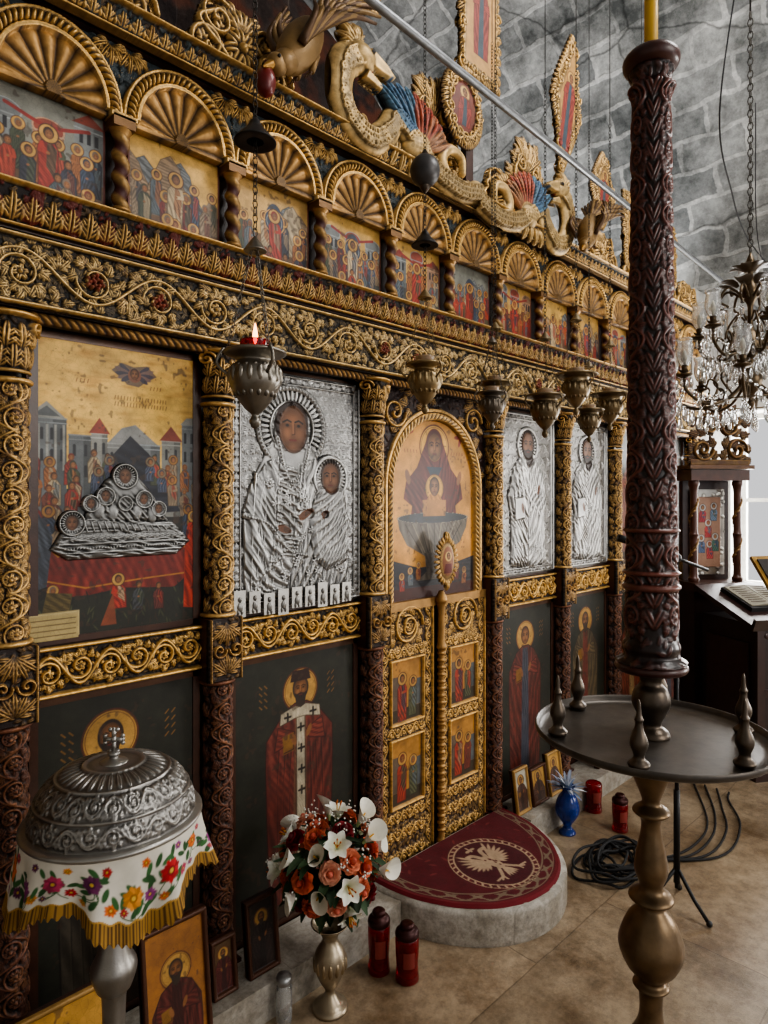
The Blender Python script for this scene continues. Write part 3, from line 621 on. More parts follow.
def silver_virgin(w=.56,h=.80,seed=2):
    cv=Cv(w,h,.0017,SILV,.9); rg=random.Random(seed)
    cv.H[:]=.003
    for j in range(14):
        for i in range(10):
            x=w*(i+.5*(j%2)+.3)/10; y=h*(j+.5)/14; rosette(cv,x,y,.016,.004,6,.003)
            for k in range(4): cv.acan(x,y,k*pi/2+.78,.036,.016,.0035,.003)
    for s in (.010,.036):
        cv.line([(s,s),(w-s,s),(w-s,h-s),(s,h-s),(s,s)],.003,None,None,.006,.004)
    for k in range(22):
        for y in (.023,h-.023): cv.acan(w*(k+.2)/22,y,0 if k%2 else .5,.03,.018,.005,.004)
    for k in range(32):
        for x in (.023,w-.023): cv.acan(x,h*(k+.2)/32,pi/2,.03,.018,.005,.004)
    hx,hy=w*.43,h*.77
    for k in range(40):
        a=k*2*pi/40; cv.leaf(hx+.090*math.cos(a),hy+.090*math.sin(a),a,.045,.011,.005,.006)
    cv.ring(hx,hy,.137,.010,None,None,.006,.006); cv.ring(hx,hy,.090,.004,None,None,.006,.006)
    for k in range(60): a=k*2*pi/60; cv.ell(hx+.137*math.cos(a),hy+.137*math.sin(a),.0045,.0045,0,None,None,.005,.011)
    ins=[(hx-.075,hy-.03),(hx-.07,hy+.05),(hx-.03,hy+.09),(hx,hy+.098),(hx+.035,hy+.088),(hx+.065,hy+.05),(hx+.075,hy-.05),(hx+.15,hy-.13),(hx+.2,hy-.21),(w-.07,h*.3),(w-.06,.04),(.05,.04),(.045,h*.42),(hx-.17,hy-.2),(hx-.12,hy-.11)]
    cv.poly(ins,None,None,.010,.004,.03)
    def folds(P,phi,wl,ha,sd): cv.drape(P,phi,wl,0,ha,.9,sd,.75)
    folds([(hx-.11,hy-.12),(hx-.17,hy-.2),(.045,h*.42),(.05,.04),(hx-.12,.04),(hx-.06,h*.35),(hx-.06,hy-.1)],.30,.034,.006,4)
    folds([(hx-.06,hy-.12),(hx+.02,hy-.14),(hx+.04,hy-.34),(hx-.04,.04),(hx-.14,.04),(hx-.08,h*.3)],1.0,.030,.006,14)
    folds([(hx+.1,hy-.1),(hx+.2,hy-.2),(w-.07,h*.3),(w-.06,.04),(hx-.02,.04),(hx,h*.35),(hx+.02,hy-.12)],-.5,.036,.006,8)
    folds([(hx-.07,hy+.03),(hx,hy+.095),(hx+.06,hy+.05),(hx+.08,hy-.08),(hx-.08,hy-.08)],.9,.03,.003,12)
    for k in range(22):
        x0=hx-.15+.015*k; x1=.07+(w-.15)*k/21
        L=cat([(x0,hy-.16-.03*abs(math.sin(k))),((x0+x1)/2+.03*math.sin(k*1.7),h*.42),(x1+.02*math.sin(k*2.3),.06)],8); cv.line(L,.0036,None,None,.004,.014,w2=.0016)
    # chased brocade sprigs on the mantle
    for k in range(46):
        x=rg.uniform(.07,w-.09); y=rg.uniform(.06,h*.5)
        for q in range(5): cv.leaf(x,y,q*1.257,.014,.006,.003,.018)
    for L in (cat([(hx-.065,hy-.04),(hx-.03,hy-.16),(hx+.05,hy-.28),(hx-.04,hy-.42),(.08,.1)],10),cat([(hx+.065,hy-.06),(hx+.04,hy-.14),(hx-.02,hy-.2)],8),cat([(.05,h*.40),(.14,h*.36),(.22,h*.25),(.3,h*.22)],8)):
        cv.line(L,.010,None,None,.004,.014)
        for p in L[::1]: cv.ell(p[0],p[1],.004,.004,0,None,None,.005,.0175)
    rosette(cv,hx-.10,hy-.19,.02,.008,8,.014); rosette(cv,hx,hy+.075,.013,.006,8,.014); rosette(cv,hx+.11,hy-.16,.016,.008,8,.014)
    kx,ky=w*.72,h*.56
    K=[(kx-.06,ky-.03),(kx+.06,ky-.03),(kx+.09,ky-.14),(kx+.08,ky-.3),(kx-.02,ky-.33),(kx-.08,ky-.28),(kx-.1,ky-.14)]
    cv.poly(K,None,None,.010,.012,.02); cv.drape(K,-.9,.026,0,.005,1.0,5,.75)
    for k in range(8): L=cat([(kx-.05+.014*k,ky-.08),(kx-.07+.02*k,ky-.18),(kx-.05+.014*k,ky-.29)],6); cv.line(L,.003,None,None,.004,.021)
    cv.ell(kx,ky,.078,.078,0,None,None,.006,.012)
    cv.ring(kx,ky,.074,.007,None,None,.006,.015)
    for k in range(30):
        a=k*2*pi/30; cv.leaf(kx+.048*math.cos(a),ky+.048*math.sin(a),a,.026,.007,.006,.015)
    crevice_shade(cv,S(188,187,184),S(24,22,22))
    cv.flat(hx,hy-.002,.060,.082,.012); cv.flat(kx,ky,.040,.056,.016)
    for (cx_,cy_,rx_,ry_) in ((hx,hy-.002,.064,.086),(kx,ky,.044,.060)): cv.ell(cx_,cy_,rx_,ry_,0,S(60,42,34),0)
    face(cv,hx,hy-.004,.142,S(42,30,26),0,S(132,86,54)); face(cv,kx,ky,.096,S(44,32,26),0,S(132,86,54))
    for (x,y,rx,ry,a) in [(w*.52,h*.40,.036,.014,.5),(w*.36,h*.34,.030,.013,-.3),(kx-.03,ky-.13,.018,.01,.9)]:
        cv.flat(x,y,rx,ry*1.3,.014)
        cv.ell(x,y,rx,ry,a,S(104,66,42),0)
        for k in range(3): cv.line([(x,y+(k-1)*.005),(x+rx*.9*math.cos(a),y+rx*.9*math.sin(a)+(k-1)*.006)],.0012,S(50,32,22),0)
    return cv
def silver_saint(w,h,seed,tall=True,face_=True,wings=False):
    cv=Cv(w,h,.0022,SILV,.9); rg=random.Random(seed); cv.H[:]=.003
    for j in range(12):
        for i in range(8):
            x=w*(i+.5*(j%2)+.3)/8; y=h*(j+.5)/12; rosette(cv,x,y,.018,.004,6,.003)
            for k in range(4): cv.leaf(x,y,k*pi/2+.78,.034,.010,.0035,.003)
    for s in (.010,.034): cv.line([(s,s),(w-s,s),(w-s,h-s),(s,h-s),(s,s)],.003,None,None,.006,.004)
    cx,hy=w*.5,h*.8; r=.085
    P=[(cx-.05,hy-.04),(cx+.05,hy-.04),(cx+.13,hy-.12),(cx+.175,hy-.25),(cx+.15,hy-.34),(cx+.16,.05),(cx+.05,.03),(cx-.15,.05),(cx-.15,hy-.34),(cx-.175,hy-.25),(cx-.13,hy-.12)]
    cv.poly(P,None,None,.012,.004,.03)
    cv.drape([(cx-.05,hy-.04),(cx,hy-.1),(cx-.02,.03),(cx-.15,.05),(cx-.15,hy-.34),(cx-.175,hy-.25),(cx-.13,hy-.12)],.4,.034,0,.007,.9,seed,.75)
    cv.drape([(cx+.05,hy-.04),(cx,hy-.1),(cx-.02,.03),(cx+.16,.05),(cx+.15,hy-.34),(cx+.175,hy-.25),(cx+.13,hy-.12)],-.6,.034,0,.007,.9,seed+2,.75)
    for k in range(12):
        x0=cx-.10+.018*k; x1=cx-.14+.025*k; cv.line(cat([(x0,hy-.14),((x0+x1)/2+.02*math.sin(k*2),hy-.36),(x1,.06)],6),.004,None,None,.004,.015,w2=.002)
    for k in range(24):
        x=cx+rg.uniform(-.12,.12); y=rg.uniform(.07,hy-.2)
        for q in range(5): cv.leaf(x,y,q*1.257,.014,.006,.003,.019)
    L=cat([(cx-.10,hy-.12),(cx+.0,hy-.26),(cx+.1,hy-.36),(cx+.04,hy-.5)],8); cv.line(L,.010,None,None,.005,.016)
    for k in range(26): cv.leaf(cx+r*.55*math.cos(k*.242),hy+r*.55*math.sin(k*.242),k*.242,.035,.010,.005,.005)
    cv.ring(cx,hy,r,.009,None,None,.008,.004)
    cv.poly([(cx-.13,hy-.37),(cx-.05,hy-.36),(cx-.05,hy-.25),(cx-.135,hy-.26)],None,None,.008,.018,.006)
    crevice_shade(cv,S(194,192,188),S(34,32,32))
    if face_:
        cv.flat(cx,hy,.052,.070,.010); cv.ell(cx,hy,.052,.070,0,S(60,42,34),0)
        face(cv,cx,hy,.118,S(44,32,26),1,S(124,80,50)); cv.ell(cx-.07,hy-.31,.012,.026,.3,S(104,66,42),0); cv.ell(cx+.08,hy-.22,.012,.028,-.4,S(104,66,42),0)
    return cv

def lower_saint(w,h,kind,res=.0022):
    bg=S(40,42,34); cv=Cv(w,h,res,bg,0)
    cx=w*.5; hy=h-.135; r=.077
    if kind==0: saint(cv,cx-.03,hy,r,.0,S(58,52,44),S(78,58,44),1,S(40,28,22),False,1,wid=1.8)
    if kind==1:
        saint(cv,cx+.01,hy,r*.95,.05,S(104,44,36),S(112,74,56),1,S(46,34,28),True,2,wid=1.95)
        cv.poly([(cx-.035,hy+.03),(cx+.055,hy+.03),(cx+.045,hy+.068),(cx-.025,hy+.068)],S(50,28,24),0)
    if kind==2: saint(cv,cx,hy-.02,r,.05,S(96,42,34),S(62,66,82),0,S(60,30,26),False,3,wid=1.8)
    if kind==3: saint(cv,cx,hy-.02,r,.05,S(84,72,52),S(106,50,40),1,S(56,40,30),False,4,wid=1.8)
    if kind==4: saint(cv,cx,hy-.02,r,.05,S(112,56,40),S(136,110,76),2,S(112,104,94),False,5,wid=1.8)
    cv.rect(0,0,w,.05,S(56,42,28),0)
    for s in (-1,1):
        for j in range(4):
            for k in range(2): cv.line([(cx+s*(.13+.02*k),hy+.03-.022*j),(cx+s*(.14+.02*k),hy+.04-.022*j)],.0016,S(150,110,60),.2)
    cv.age((.92,.87,.78),.3,18); return cv

def spring_icon(w=.69,h=.87):
    cv=Cv(w,h,.0021,S(50,20,16),0); cx=w/2; R=.262; ys=.47; rg=random.Random(3)
    fill(cv,420,.03,.013,.006,4,(0,ys,w,h))
    for k in range(90):
        x=rg.random()*w; y=rg.uniform(ys,h)
        if math.hypot(x-cx,(y-ys))>R+.03: cv.acan(x,y,rg.random()*6.28,.06,.038,.016)
    for s in (-1,1): cv.line(spiral(cx+s*.25,h-.1,.06,0,1.5,s),.006,None,None,.018)
    fill(cv,300,.025,.012,.008,5,(0,0,.05,ys)); fill(cv,300,.025,.012,.008,6,(w-.05,0,w,ys))
    X,Y=np.meshgrid(cv.x,cv.y)
    d=np.where(Y>ys,np.hypot(X-cx,(Y-ys)*.92),np.abs(X-cx))
    ang=np.where(Y>ys,np.arctan2(Y-ys,X-cx)*R,Y)
    rope=np.where(np.abs(d-(R+.016))<.015,.012+.012*np.sqrt(np.clip(1-((d-R-.016)/.015)**2,0,1))*(.5+.5*np.abs(np.sin((ang+ (d-R)*.8)*150))),0)
    rim=np.where(np.abs(d-(R+.040))<.006,.018,0)
    cv.H=np.maximum(cv.H,np.maximum(rope,rim))
    gild(cv,.018,.003,S(50,20,16),GOLD,.35)
    ins=d<R
    cv.H[ins]=0
    bgc=S(194,142,68)*(.75+.45*vnoise(cv.ny,cv.nx,30))[...,None]
    cv.C[ins,:3]=bgc[ins]; cv.C[ins,3]=.3
    base=cv.C.copy()
    P=[(cx-R,0),(cx+R,0),(cx+R,.17),(cx+.1,.14),(cx-.1,.14),(cx-R,.18)]; cv.poly(P,S(34,36,48),0); cv.drape(P,1.3,.03,.4,0,1.5,2)
    cv.rect(cx-R,0,cx+R,.06,S(64,26,20),0)
    hy=.645; m=S(96,34,28)
    halo(cv,cx,hy,.092,S(206,160,80),.4)
    P=[(cx-.05,hy+.03),(cx+.05,hy+.03),(cx+.11,hy-.09),(cx+.175,hy-.15),(cx+.19,hy-.22),(cx+.14,hy-.25),(cx+.15,.33),(cx-.15,.33),(cx-.14,hy-.25),(cx-.19,hy-.22),(cx-.175,hy-.15),(cx-.11,hy-.09)]
    cv.poly(P,m,0); cv.drape([(p if p[0]<=cx else (cx,p[1])) for p in P],.5,.04,.55,0,.9,3,.9); cv.drape([(p if p[0]>=cx else (cx,p[1])) for p in P],-.5,.04,.55,0,.9,5,.9)
    cv.ell(cx,hy+.008,.055,.070,0,m,0); cv.ring(cx,hy+.0,.047,.0018,S(190,140,60),.4,sy=1.25)
    face(cv,cx,hy-.002,.105,S(80,28,24),0)
    cv.poly([(cx-.05,hy-.085),(cx+.05,hy-.085),(cx+.02,hy-.13),(cx-.02,hy-.13)],S(40,50,70),0)
    halo(cv,cx,hy-.175,.058,S(206,160,80),.4)
    P=[(cx-.03,hy-.2),(cx+.03,hy-.2),(cx+.075,hy-.26),(cx+.07,.34),(cx-.07,.34),(cx-.075,hy-.26)]; cv.poly(P,S(176,124,60),.2); cv.drape(P,.6,.02,.5,0,1.2,4); face(cv,cx,hy-.172,.066)
    for s in (-1,1):
        cv.ell(cx+s*.165,hy-.13,.014,.032,s*-.3,SKIN*.9,0)
        for k in range(4): cv.leaf(cx+s*.175,hy+.05,.5+s*.3+k*1.2,.045,.018,None,0,S(130,46,34),0)
        cv.ell(cx+s*.175,hy+.06,.014,.016,0,SKIN,0)
        for k in range(5): cv.line([(cx+s*(.11+.018*k),hy-.03),(cx+s*(.113+.018*k),hy-.018)],.0016,S(110,36,26),0)
    P=[(cx-.225,.345),(cx+.225,.345),(cx+.215,.30),(cx+.17,.235),(cx+.06,.185),(cx+.05,.12),(cx+.11,.085),(cx-.11,.085),(cx-.05,.12),(cx-.06,.185),(cx-.17,.235),(cx-.215,.30)]
    cv.poly(P,S(104,98,92),.1); cv.drape(P,.2,.04,.4,0,.8,2)
    cv.ell(cx,.345,.225,.022,0,S(56,62,72),.1); cv.ring(cx,.345,.222,.003,S(160,154,140),.2,sy=.1)
    for k in range(9): cv.line([(cx-.18+.045*k,.32),(cx-.08+.02*k,.20)],.002,S(150,142,128) if k%2 else S(54,50,48),0)
    cv.poly([(cx-.07,.352),(cx+.07,.352),(cx+.075,.42),(cx-.075,.42)],S(176,124,60),.1)
    for s in (-1,1):
        for j in range(3): little(cv,cx+s*(.10+.05*j),.15-.02*j,.015,rg,None,IG,4)
    cv.age((.94,.88,.76),.26,28)
    cv.C[~ins]=base[~ins]
    return cv
def door_leaf(w=.30,h=1.08,flip=False,seed=1):
    cv=Cv(w,h,.0021,S(60,30,18),0); rg=random.Random(seed)
    fill(cv,1500,.024,.012,.006,seed)
    for k in range(9):
        scroll(cv,h*k/9,h/9,.028,.018,True,.009,.003); scroll(cv,h*k/9,h/9,w-.028,.018,True,.009,.003)
    for y in (.045,.135,.205,.545,.86):
        for k in range(3): scroll(cv,.045+k*.07,.07,y,.024,False,.011,.003)
    for k in range(50): cv.acan(.05+rg.random()*(w-.1),rg.uniform(.86,1.06),rg.random()*6.28,.05,.03,.012)
    cv.line(spiral(w*.5,.96,.085,0,1.6,1),.007,None,None,.018); cv.line(spiral(w*.5,.96,.045,2,1.2,-1),.005,None,None,.016)
    pan=[(.06,.245,w-.06,.515),(.06,.575,w-.06,.83)]
    for (x0,y0,x1,y1) in pan:
        sl=cv.win(x0,y0,x1,y1)[0]; cv.H[sl]=0
        cv.line([(x0,y0),(x1,y0),(x1,y1),(x0,y1),(x0,y0)],.007,None,None,.016)
    cv.line([(.004,.004),(w-.004,.004),(w-.004,h-.004),(.004,h-.004),(.004,.004)],.006,None,None,.016)
    gild(cv,.010,.0,S(74,48,26),S(206,164,98),.12)
    for i,(x0,y0,x1,y1) in enumerate(pan):
        sub=Cv(x1-x0-.014,y1-y0-.014,.0021,S(178,132,68),.2); W,Hh=sub.w,sub.h
        sub.rect(0,0,W,.05,S(60,52,40),0); sub.rect(0,.05,W*.3,Hh*.75,S(96,84,74),0); sub.rect(W*.72,.05,W,Hh*.65,S(84,92,100),0)
        little(sub,W*.38,Hh*.70,.026,rg,rg.choice([S(140,50,34),S(62,70,90)]),IG,6.5); little(sub,W*.74,Hh*.62,.023,rg,rg.choice([S(110,52,40),S(80,84,62)]),IG,6)
        sub.age((.96,.88,.76),.25,14)
        i0=int((x0+.007)/cv.rx); j0=int((y0+.007)/cv.ry); cv.C[j0:j0+sub.ny,i0:i0+sub.nx]=sub.C; cv.H[j0:j0+sub.ny,i0:i0+sub.nx]=0
    return cv

# ------------------------------------------------------------ ICONOSTASIS
ICO=empty("iconostasis")
COLS=[-1.28,-.70,-.12,.464,1.046,1.70,2.475,3.09,3.68,4.27,4.83]
XA,XB=-1.40,4.87
def iconostasis():
    b=MB(); 
    b.box(((XA+XB)/2,.075,1.02),(XB-XA,.07,2.04),S(40,22,16))
    b.box(((XA+XB)/2,.03,2.11),(XB-XA,.15,.18),S(40,22,16)); b.box(((XA+XB)/2,.02,2.25),(XB-XA,.17,.10),S(50,26,18))
    b.box(((XA+XB)/2,.065,2.55),(XB-XA,.08,.52),S(36,22,18)); b.box(((XA+XB)/2,.03,2.825),(XB-XA,.15,.05),S(50,26,18))
    b.obj("wooden_body",M_WOOD,ICO)
    def column(hh,gold,dark,under,wear,seed,metal=.66):
        random.seed(seed)
        w=.175; cv=Cv(w,hh,.0020); n=int(round(hh/.135)); L=hh/n
        fill(cv,int(hh*900),.024,.011,.006,seed)
        for k in range(n): scroll(cv,k*L,L,w/2,.050,True,.012,.0036,(False,False),1 if k%2 else -1,True,.9)
        for k in range(n*2):
            for s in (-1,1): cv.acan(w/2+s*.060,k*L/2+L*.1,pi/2+s*-.4,.055,.032,.0115)
        for k in range(int(hh*90)): cv.acan(random.random()*w,random.random()*hh,random.random()*6.28,.032,.022,.0115)
        for y in (.008,hh-.008): cv.line([(0,y),(w,y)],.009,None,None,.016)
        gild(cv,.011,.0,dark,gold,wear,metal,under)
        return wrap_mesh("column_relief",cv,lambda Y:.040+0*Y,3.6)
    cu=column(.66,GOLD,S(36,20,14),S(84,46,30),.42,1); cl=column(.90,S(134,88,60),S(32,15,12),S(76,36,28),.64,2,.38)
    cu.materials.append(M_CARVE); cl.materials.append(M_CARVE)
    cv=Cv(.17,.15,.0020); fill(cv,120,.02,.01,.008,3)
    for k in range(5): cv.acan(.017+.034*k,.005,pi/2+(k-2)*.12,.075,.034,.016)
    for k in range(4): cv.acan(.034+.034*k,.055,pi/2+(k-1.5)*.12,.07,.032,.020)
    cv.line([(0,.142),(.17,.142)],.008,None,None,.02); cv.line([(0,.005),(.17,.005)],.006,None,None,.012)
    for s in (.035,.135): cv.line(spiral(s,.115,.02,0,1.4,1 if s<.1 else -1),.004,None,None,.022)
    gild(cv,.016,.002,S(36,18,12),GOLD,.3); cap=wrap_mesh("capital",cv,lambda Y:.040+.12*np.clip(Y-.02,0,1)**1.0,3.6); cap.materials.append(M_CARVE)
    cv=Cv(.115,.19,.0020); fill(cv,150,.02,.01,.006,3)
    for (x,y,a) in [(.0575,.02,pi/2),(.0575,.17,-pi/2)]:
        for k in range(5): cv.acan(x,y,a+(k-2)*.45,.07,.03,.014)
    for s in (-1,1): cv.line(spiral(.0575+s*.028,.095,.022,0 if s<0 else pi,1.3,s),.0038,None,None,.018)
    for k in range(40): cv.ell(.006,.19*(k+.5)/40,.004,.0035,0,None,None,.010); cv.ell(.109,.19*(k+.5)/40,.004,.0035,0,None,None,.010)
    cv.H+=.004; gild(cv,.016,.004,S(40,18,12),S(176,138,84),.42); blk=panel_mesh("block",cv); blk.materials.append(M_CARVE)
    for x in COLS:
        link("column_shaft",cu,None,ICO,(x,0.0,1.19)); link("column_lower",cl,None,ICO,(x,0.005,.10))
        link("capital",cap,None,ICO,(x,0.0,1.86)); link("column_block",blk,None,ICO,(x-.0575,-.045,1.0))
        p=MB(); p.box((x,0.03,1.095),(.115,.14,.19),S(60,26,18)); p.box((x,.03,.06),(.12,.14,.12),S(60,26,18)); p.obj("column_pedestal",M_WOOD,ICO)
    for i in range(len(COLS)-1):
        if abs(COLS[i]-1.70)<.01: continue
        x0=COLS[i]+.055; w=COLS[i+1]-.055-x0; cv=Cv(w,.135,.0020); n=3
        fill(cv,260,.022,.011,.005,i)
        for k in range(n): scroll(cv,w*k/n,w/n,.0675,.047,False,.017,.0055)
        for y in (.006,.129): cv.line([(0,y),(w,y)],.007,None,None,.02)
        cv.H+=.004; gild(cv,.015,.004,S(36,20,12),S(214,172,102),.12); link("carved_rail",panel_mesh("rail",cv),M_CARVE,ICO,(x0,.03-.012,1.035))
        fr=MB()
        for (za,zb) in ((.11,1.03),(1.172,1.99)):
            fr.box((x0+.008,.035,(za+zb)/2),(.022,.035,zb-za),S(64,38,26)); fr.box((x0+w-.008,.035,(za+zb)/2),(.022,.035,zb-za),S(64,38,26))
            fr.box((x0+w/2,.035,zb-.008),(w,.035,.018),S(80,52,34),.3); fr.box((x0+w/2,.035,za+.008),(w,.035,.018),S(64,38,26))
        fr.obj("icon_frame",M_WOOD,ICO)
    T=.352; tiles=[]
    for v in range(3):
        random.seed(20+v); cv=Cv(T,.175,.0019); fill(cv,420,.024,.011,.006,v)
        for s in (-1,0,1): scroll(cv,T*s,T,.0875,.062,False,.018,.0042,(v==0,v==2),1,True,.85)
        for k in range(60): cv.acan(random.random()*T,random.choice([.012,.022,.15,.16,.09,.06,.12]),random.random()*6.28,.036,.024,.014)
        BER[:]=[q for q in BER if 0<q[0]<T]
        for y in (.006,.169): cv.line([(0,y),(T,y)],.006,None,None,.020)
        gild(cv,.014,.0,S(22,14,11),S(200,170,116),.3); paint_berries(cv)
        me=panel_mesh("frieze",cv); me.materials.append(M_CARVE); tiles.append(me)
    k=0; x=.737-6*T
    while x<XB-.1:
        link("vine_frieze",tiles[k%3],None,ICO,(x,-.055,2.022)); x+=T; k+=1
    def ledge(h,base,out,nl,gold,tint=None):
        cv=Cv(T,h,.0019); fill(cv,200,.02,.01,.006,nl)
        for k in range(nl):
            x=T*(k+.5)/nl; w=T/nl
            cv.acan(x,h*.08,pi/2,h*.7,w*.9,.018,.0)
            for s in (-1,1): cv.leaf(x+s*w*.1,h*.15,pi/2-s*.6,h*.5,w*.4,.014)
        for k in range(nl+1): cv.ell(T*k/nl,h*.3,w*.18,h*.16,0,None,None,.014)
        for y,r in ((h*.04,.005),(h*.93,.006)): cv.line([(0,y),(T,y)],r,None,None,.02)
        gild(cv,.014,.0,S(36,18,14),gold,.36)
        if tint is not None:
            X,Y=np.meshgrid(cv.x,cv.y); m=((X*nl/T).astype(int)%2==0)&(cv.H>.002)&(cv.H<.010); cv.C[m,:3]=tint; cv.C[m,3]=.1
        X,Y=np.meshgrid(cv.x,cv.y); cv.H+=base+out*(Y/h)
        me=panel_mesh("ledge",cv); me.materials.append(M_CARVE); return me
    l1=ledge(.10,.01,.040,8,S(192,156,98),S(96,38,30)); l2=ledge(.065,.012,.035,9,S(186,150,92),S(56,66,68))
    x=.737-6*T
    while x<XB-.1:
        link("leaf_ledge",l1,None,ICO,(x,-.055,2.205)); link("leaf_cornice",l2,None,ICO,(x,-.045,2.80)); x+=T
    cv=Cv(T,.03,.0020); X,Y=np.meshgrid(cv.x,cv.y); cv.H=.013*np.sqrt(np.clip(1-((Y-.015)/.015)**2,0,1))*(.5+.5*np.abs(np.sin((X/T*2*pi*8)+Y*90)))
    gild(cv,.012,.002,S(40,16,12),GOLD2,.4); rope=panel_mesh("rope",cv); rope.materials.append(M_CARVE)
    x=.737-6*T
    while x<XB-.1:
        link("rope_moulding",rope,None,ICO,(x,-.03,1.99)); x+=T
    cv=Cv(T,.225,.0018); X,Y=np.meshgrid(cv.x,cv.y); cx=T/2; sy=1.10
    d=np.hypot(X-cx,(Y-.012)/sy); a=np.arctan2((Y-.012)/sy,X-cx); R=.130
    fl=np.abs(np.sin(a*8.5)); q=np.clip(d/R,0,1)
    fan=.004+.024*q*(.35+.65*fl**.7)*(1-.35*q**6)
    fill(cv,160,.024,.012,.012,2,(0,.12,.06,.225)); fill(cv,160,.024,.012,.012,3,(T-.06,.12,T,.225))
    for s in (.026,T-.026):
        for k in range(5): cv.acan(s,.21,-pi/2+(k-2)*.5,.07,.03,.026)
    H=np.where(d<R,fan,cv.H)
    rg=np.where(np.abs(d-R-.004)<.006,.034,0); H=np.maximum(H,rg)
    rp=np.where(np.abs(d-.154)<.013,(.024+.018*np.sqrt(np.clip(1-((d-.154)/.013)**2,0,1)))*(.72+.28*np.abs(np.sin(a*30+d*90))),0); H=np.maximum(H,rp)
    rl=np.where(np.abs(d-.171)<.004,.03,0); H=np.maximum(H,rl)
    H=np.where(Y<.014,np.where(np.abs(X-cx)<.14,.018,.040),H); hub=np.where(d<.02,.024,0); cv.H=np.maximum(H,hub)
    gild(cv,.022,.002,S(36,24,18),S(196,158,96),.25,hp=.003)
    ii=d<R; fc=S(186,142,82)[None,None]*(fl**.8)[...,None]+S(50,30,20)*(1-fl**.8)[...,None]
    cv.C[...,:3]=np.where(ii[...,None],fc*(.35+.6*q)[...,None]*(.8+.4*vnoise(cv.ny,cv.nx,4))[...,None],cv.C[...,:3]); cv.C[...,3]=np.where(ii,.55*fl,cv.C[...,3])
    ms=(d>.178)&(cv.H<.012); cv.C[ms,:3]=S(50,60,64); cv.C[ms,3]=0
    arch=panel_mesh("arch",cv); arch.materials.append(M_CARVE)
    cv=Cv(.11,.27,.0018); X,Y=np.meshgrid(cv.x,cv.y); ph=X/.11*2*pi*1.0+Y*2*pi/.06
    cv.H=.010*(.5+.5*np.sin(ph)); gild(cv,.009,.001,S(84,32,24),S(190,150,90),.2)
    tw=wrap_mesh("twisted",cv,lambda Y:.015+0*Y,2*pi,False); tw.materials.append(M_CARVE)
    cp=MB()
    for z in (0,.262): cp.box((0,0,z+.012),(.06,.06,.03),S(120,88,54),.4)
    cp.lathe([(.018,.03),(.028,.04),(.018,.05)],(0,0,0),GOLD2,.6,16,3); cp.lathe([(.017,.235),(.024,.25),(.032,.262)],(0,0,0),GOLD2,.6,16,3)
    cpm=cp.mesh("colonnette_ends"); cpm.materials.append(M_CARVE)
    k=0; x=.737-6*T
    fms=[]
    for i in range(11):
        me=panel_mesh("feast",feast(40+i)); me.materials.append(M_ICON); fms.append(me)
    while x<XB-.1:
        link("shell_arch",arch,None,ICO,(x,-.005,2.588)); link("twisted_colonnette",tw,None,ICO,(x,-.015,2.315)); link("colonnette_ends",cpm,None,ICO,(x,-.015,2.305))
        link("feast_icon",fms[(k*7+3)%11],None,None,(x+.031,.012,2.302)); x+=T; k+=1
iconostasis()

def big_icons():
    d=panel_mesh("dormition_icon",dormition()); link("dormition_icon",d,M_ICON,None,(.51,.02,1.18))
    v=panel_mesh("silver_virgin_icon",silver_virgin()); link("silver_virgin_icon",v,M_SILV,None,(1.095,.015,1.18))
    s=panel_mesh("silver_christ_icon",silver_saint(.51,.80,5)); link("silver_christ_icon",s,M_SILV,None,(2.53,.018,1.18))
    s=panel_mesh("silver_baptist_icon",silver_saint(.49,.80,8)); link("silver_baptist_icon",s,M_SILV,None,(3.14,.018,1.18))
    o=lower_saint(.48,.80,4); me=panel_mesh("painted_saint_icon",o); me.materials.append(M_ICON)
    for x in (-.65,-.07,3.73,4.32): link("painted_saint_icon",me,None,None,(x,.02,1.18))
    for i,(x,w,kd) in enumerate([(-.07,.48,2),(.51,.49,0),(1.10,.545,1),(2.53,.50,2),(3.14,.49,3),(3.73,.49,4),(4.32,.46,2)]):
        link("lower_saint_panel",panel_mesh("lower_saint_panel",lower_saint(w,.90,kd)),M_ICON,None,(x,.022,.125))
    t=MB(); rg=random.Random(2)
    for k in range(9):
        x=1.115+.056*k; z=1.215+rg.uniform(-.006,.006); hh=.07 if k%3 else .085
        t.box((x,-.014,z),(.042,.004,hh),S(204,202,196),.5)
        t.ball((x,-.017,z+.014),(.007,.004,.009),S(120,118,114),.8); t.ball((x,-.017,z-.010),(.010,.004,.015),S(130,128,124),.8)
        for s in (-1,1): t.ball((x+s*.007,-.017,z-.026),(.004,.003,.009),S(120,118,114),.8)
    t.obj("votive_plaques",M_SILV)
big_icons()

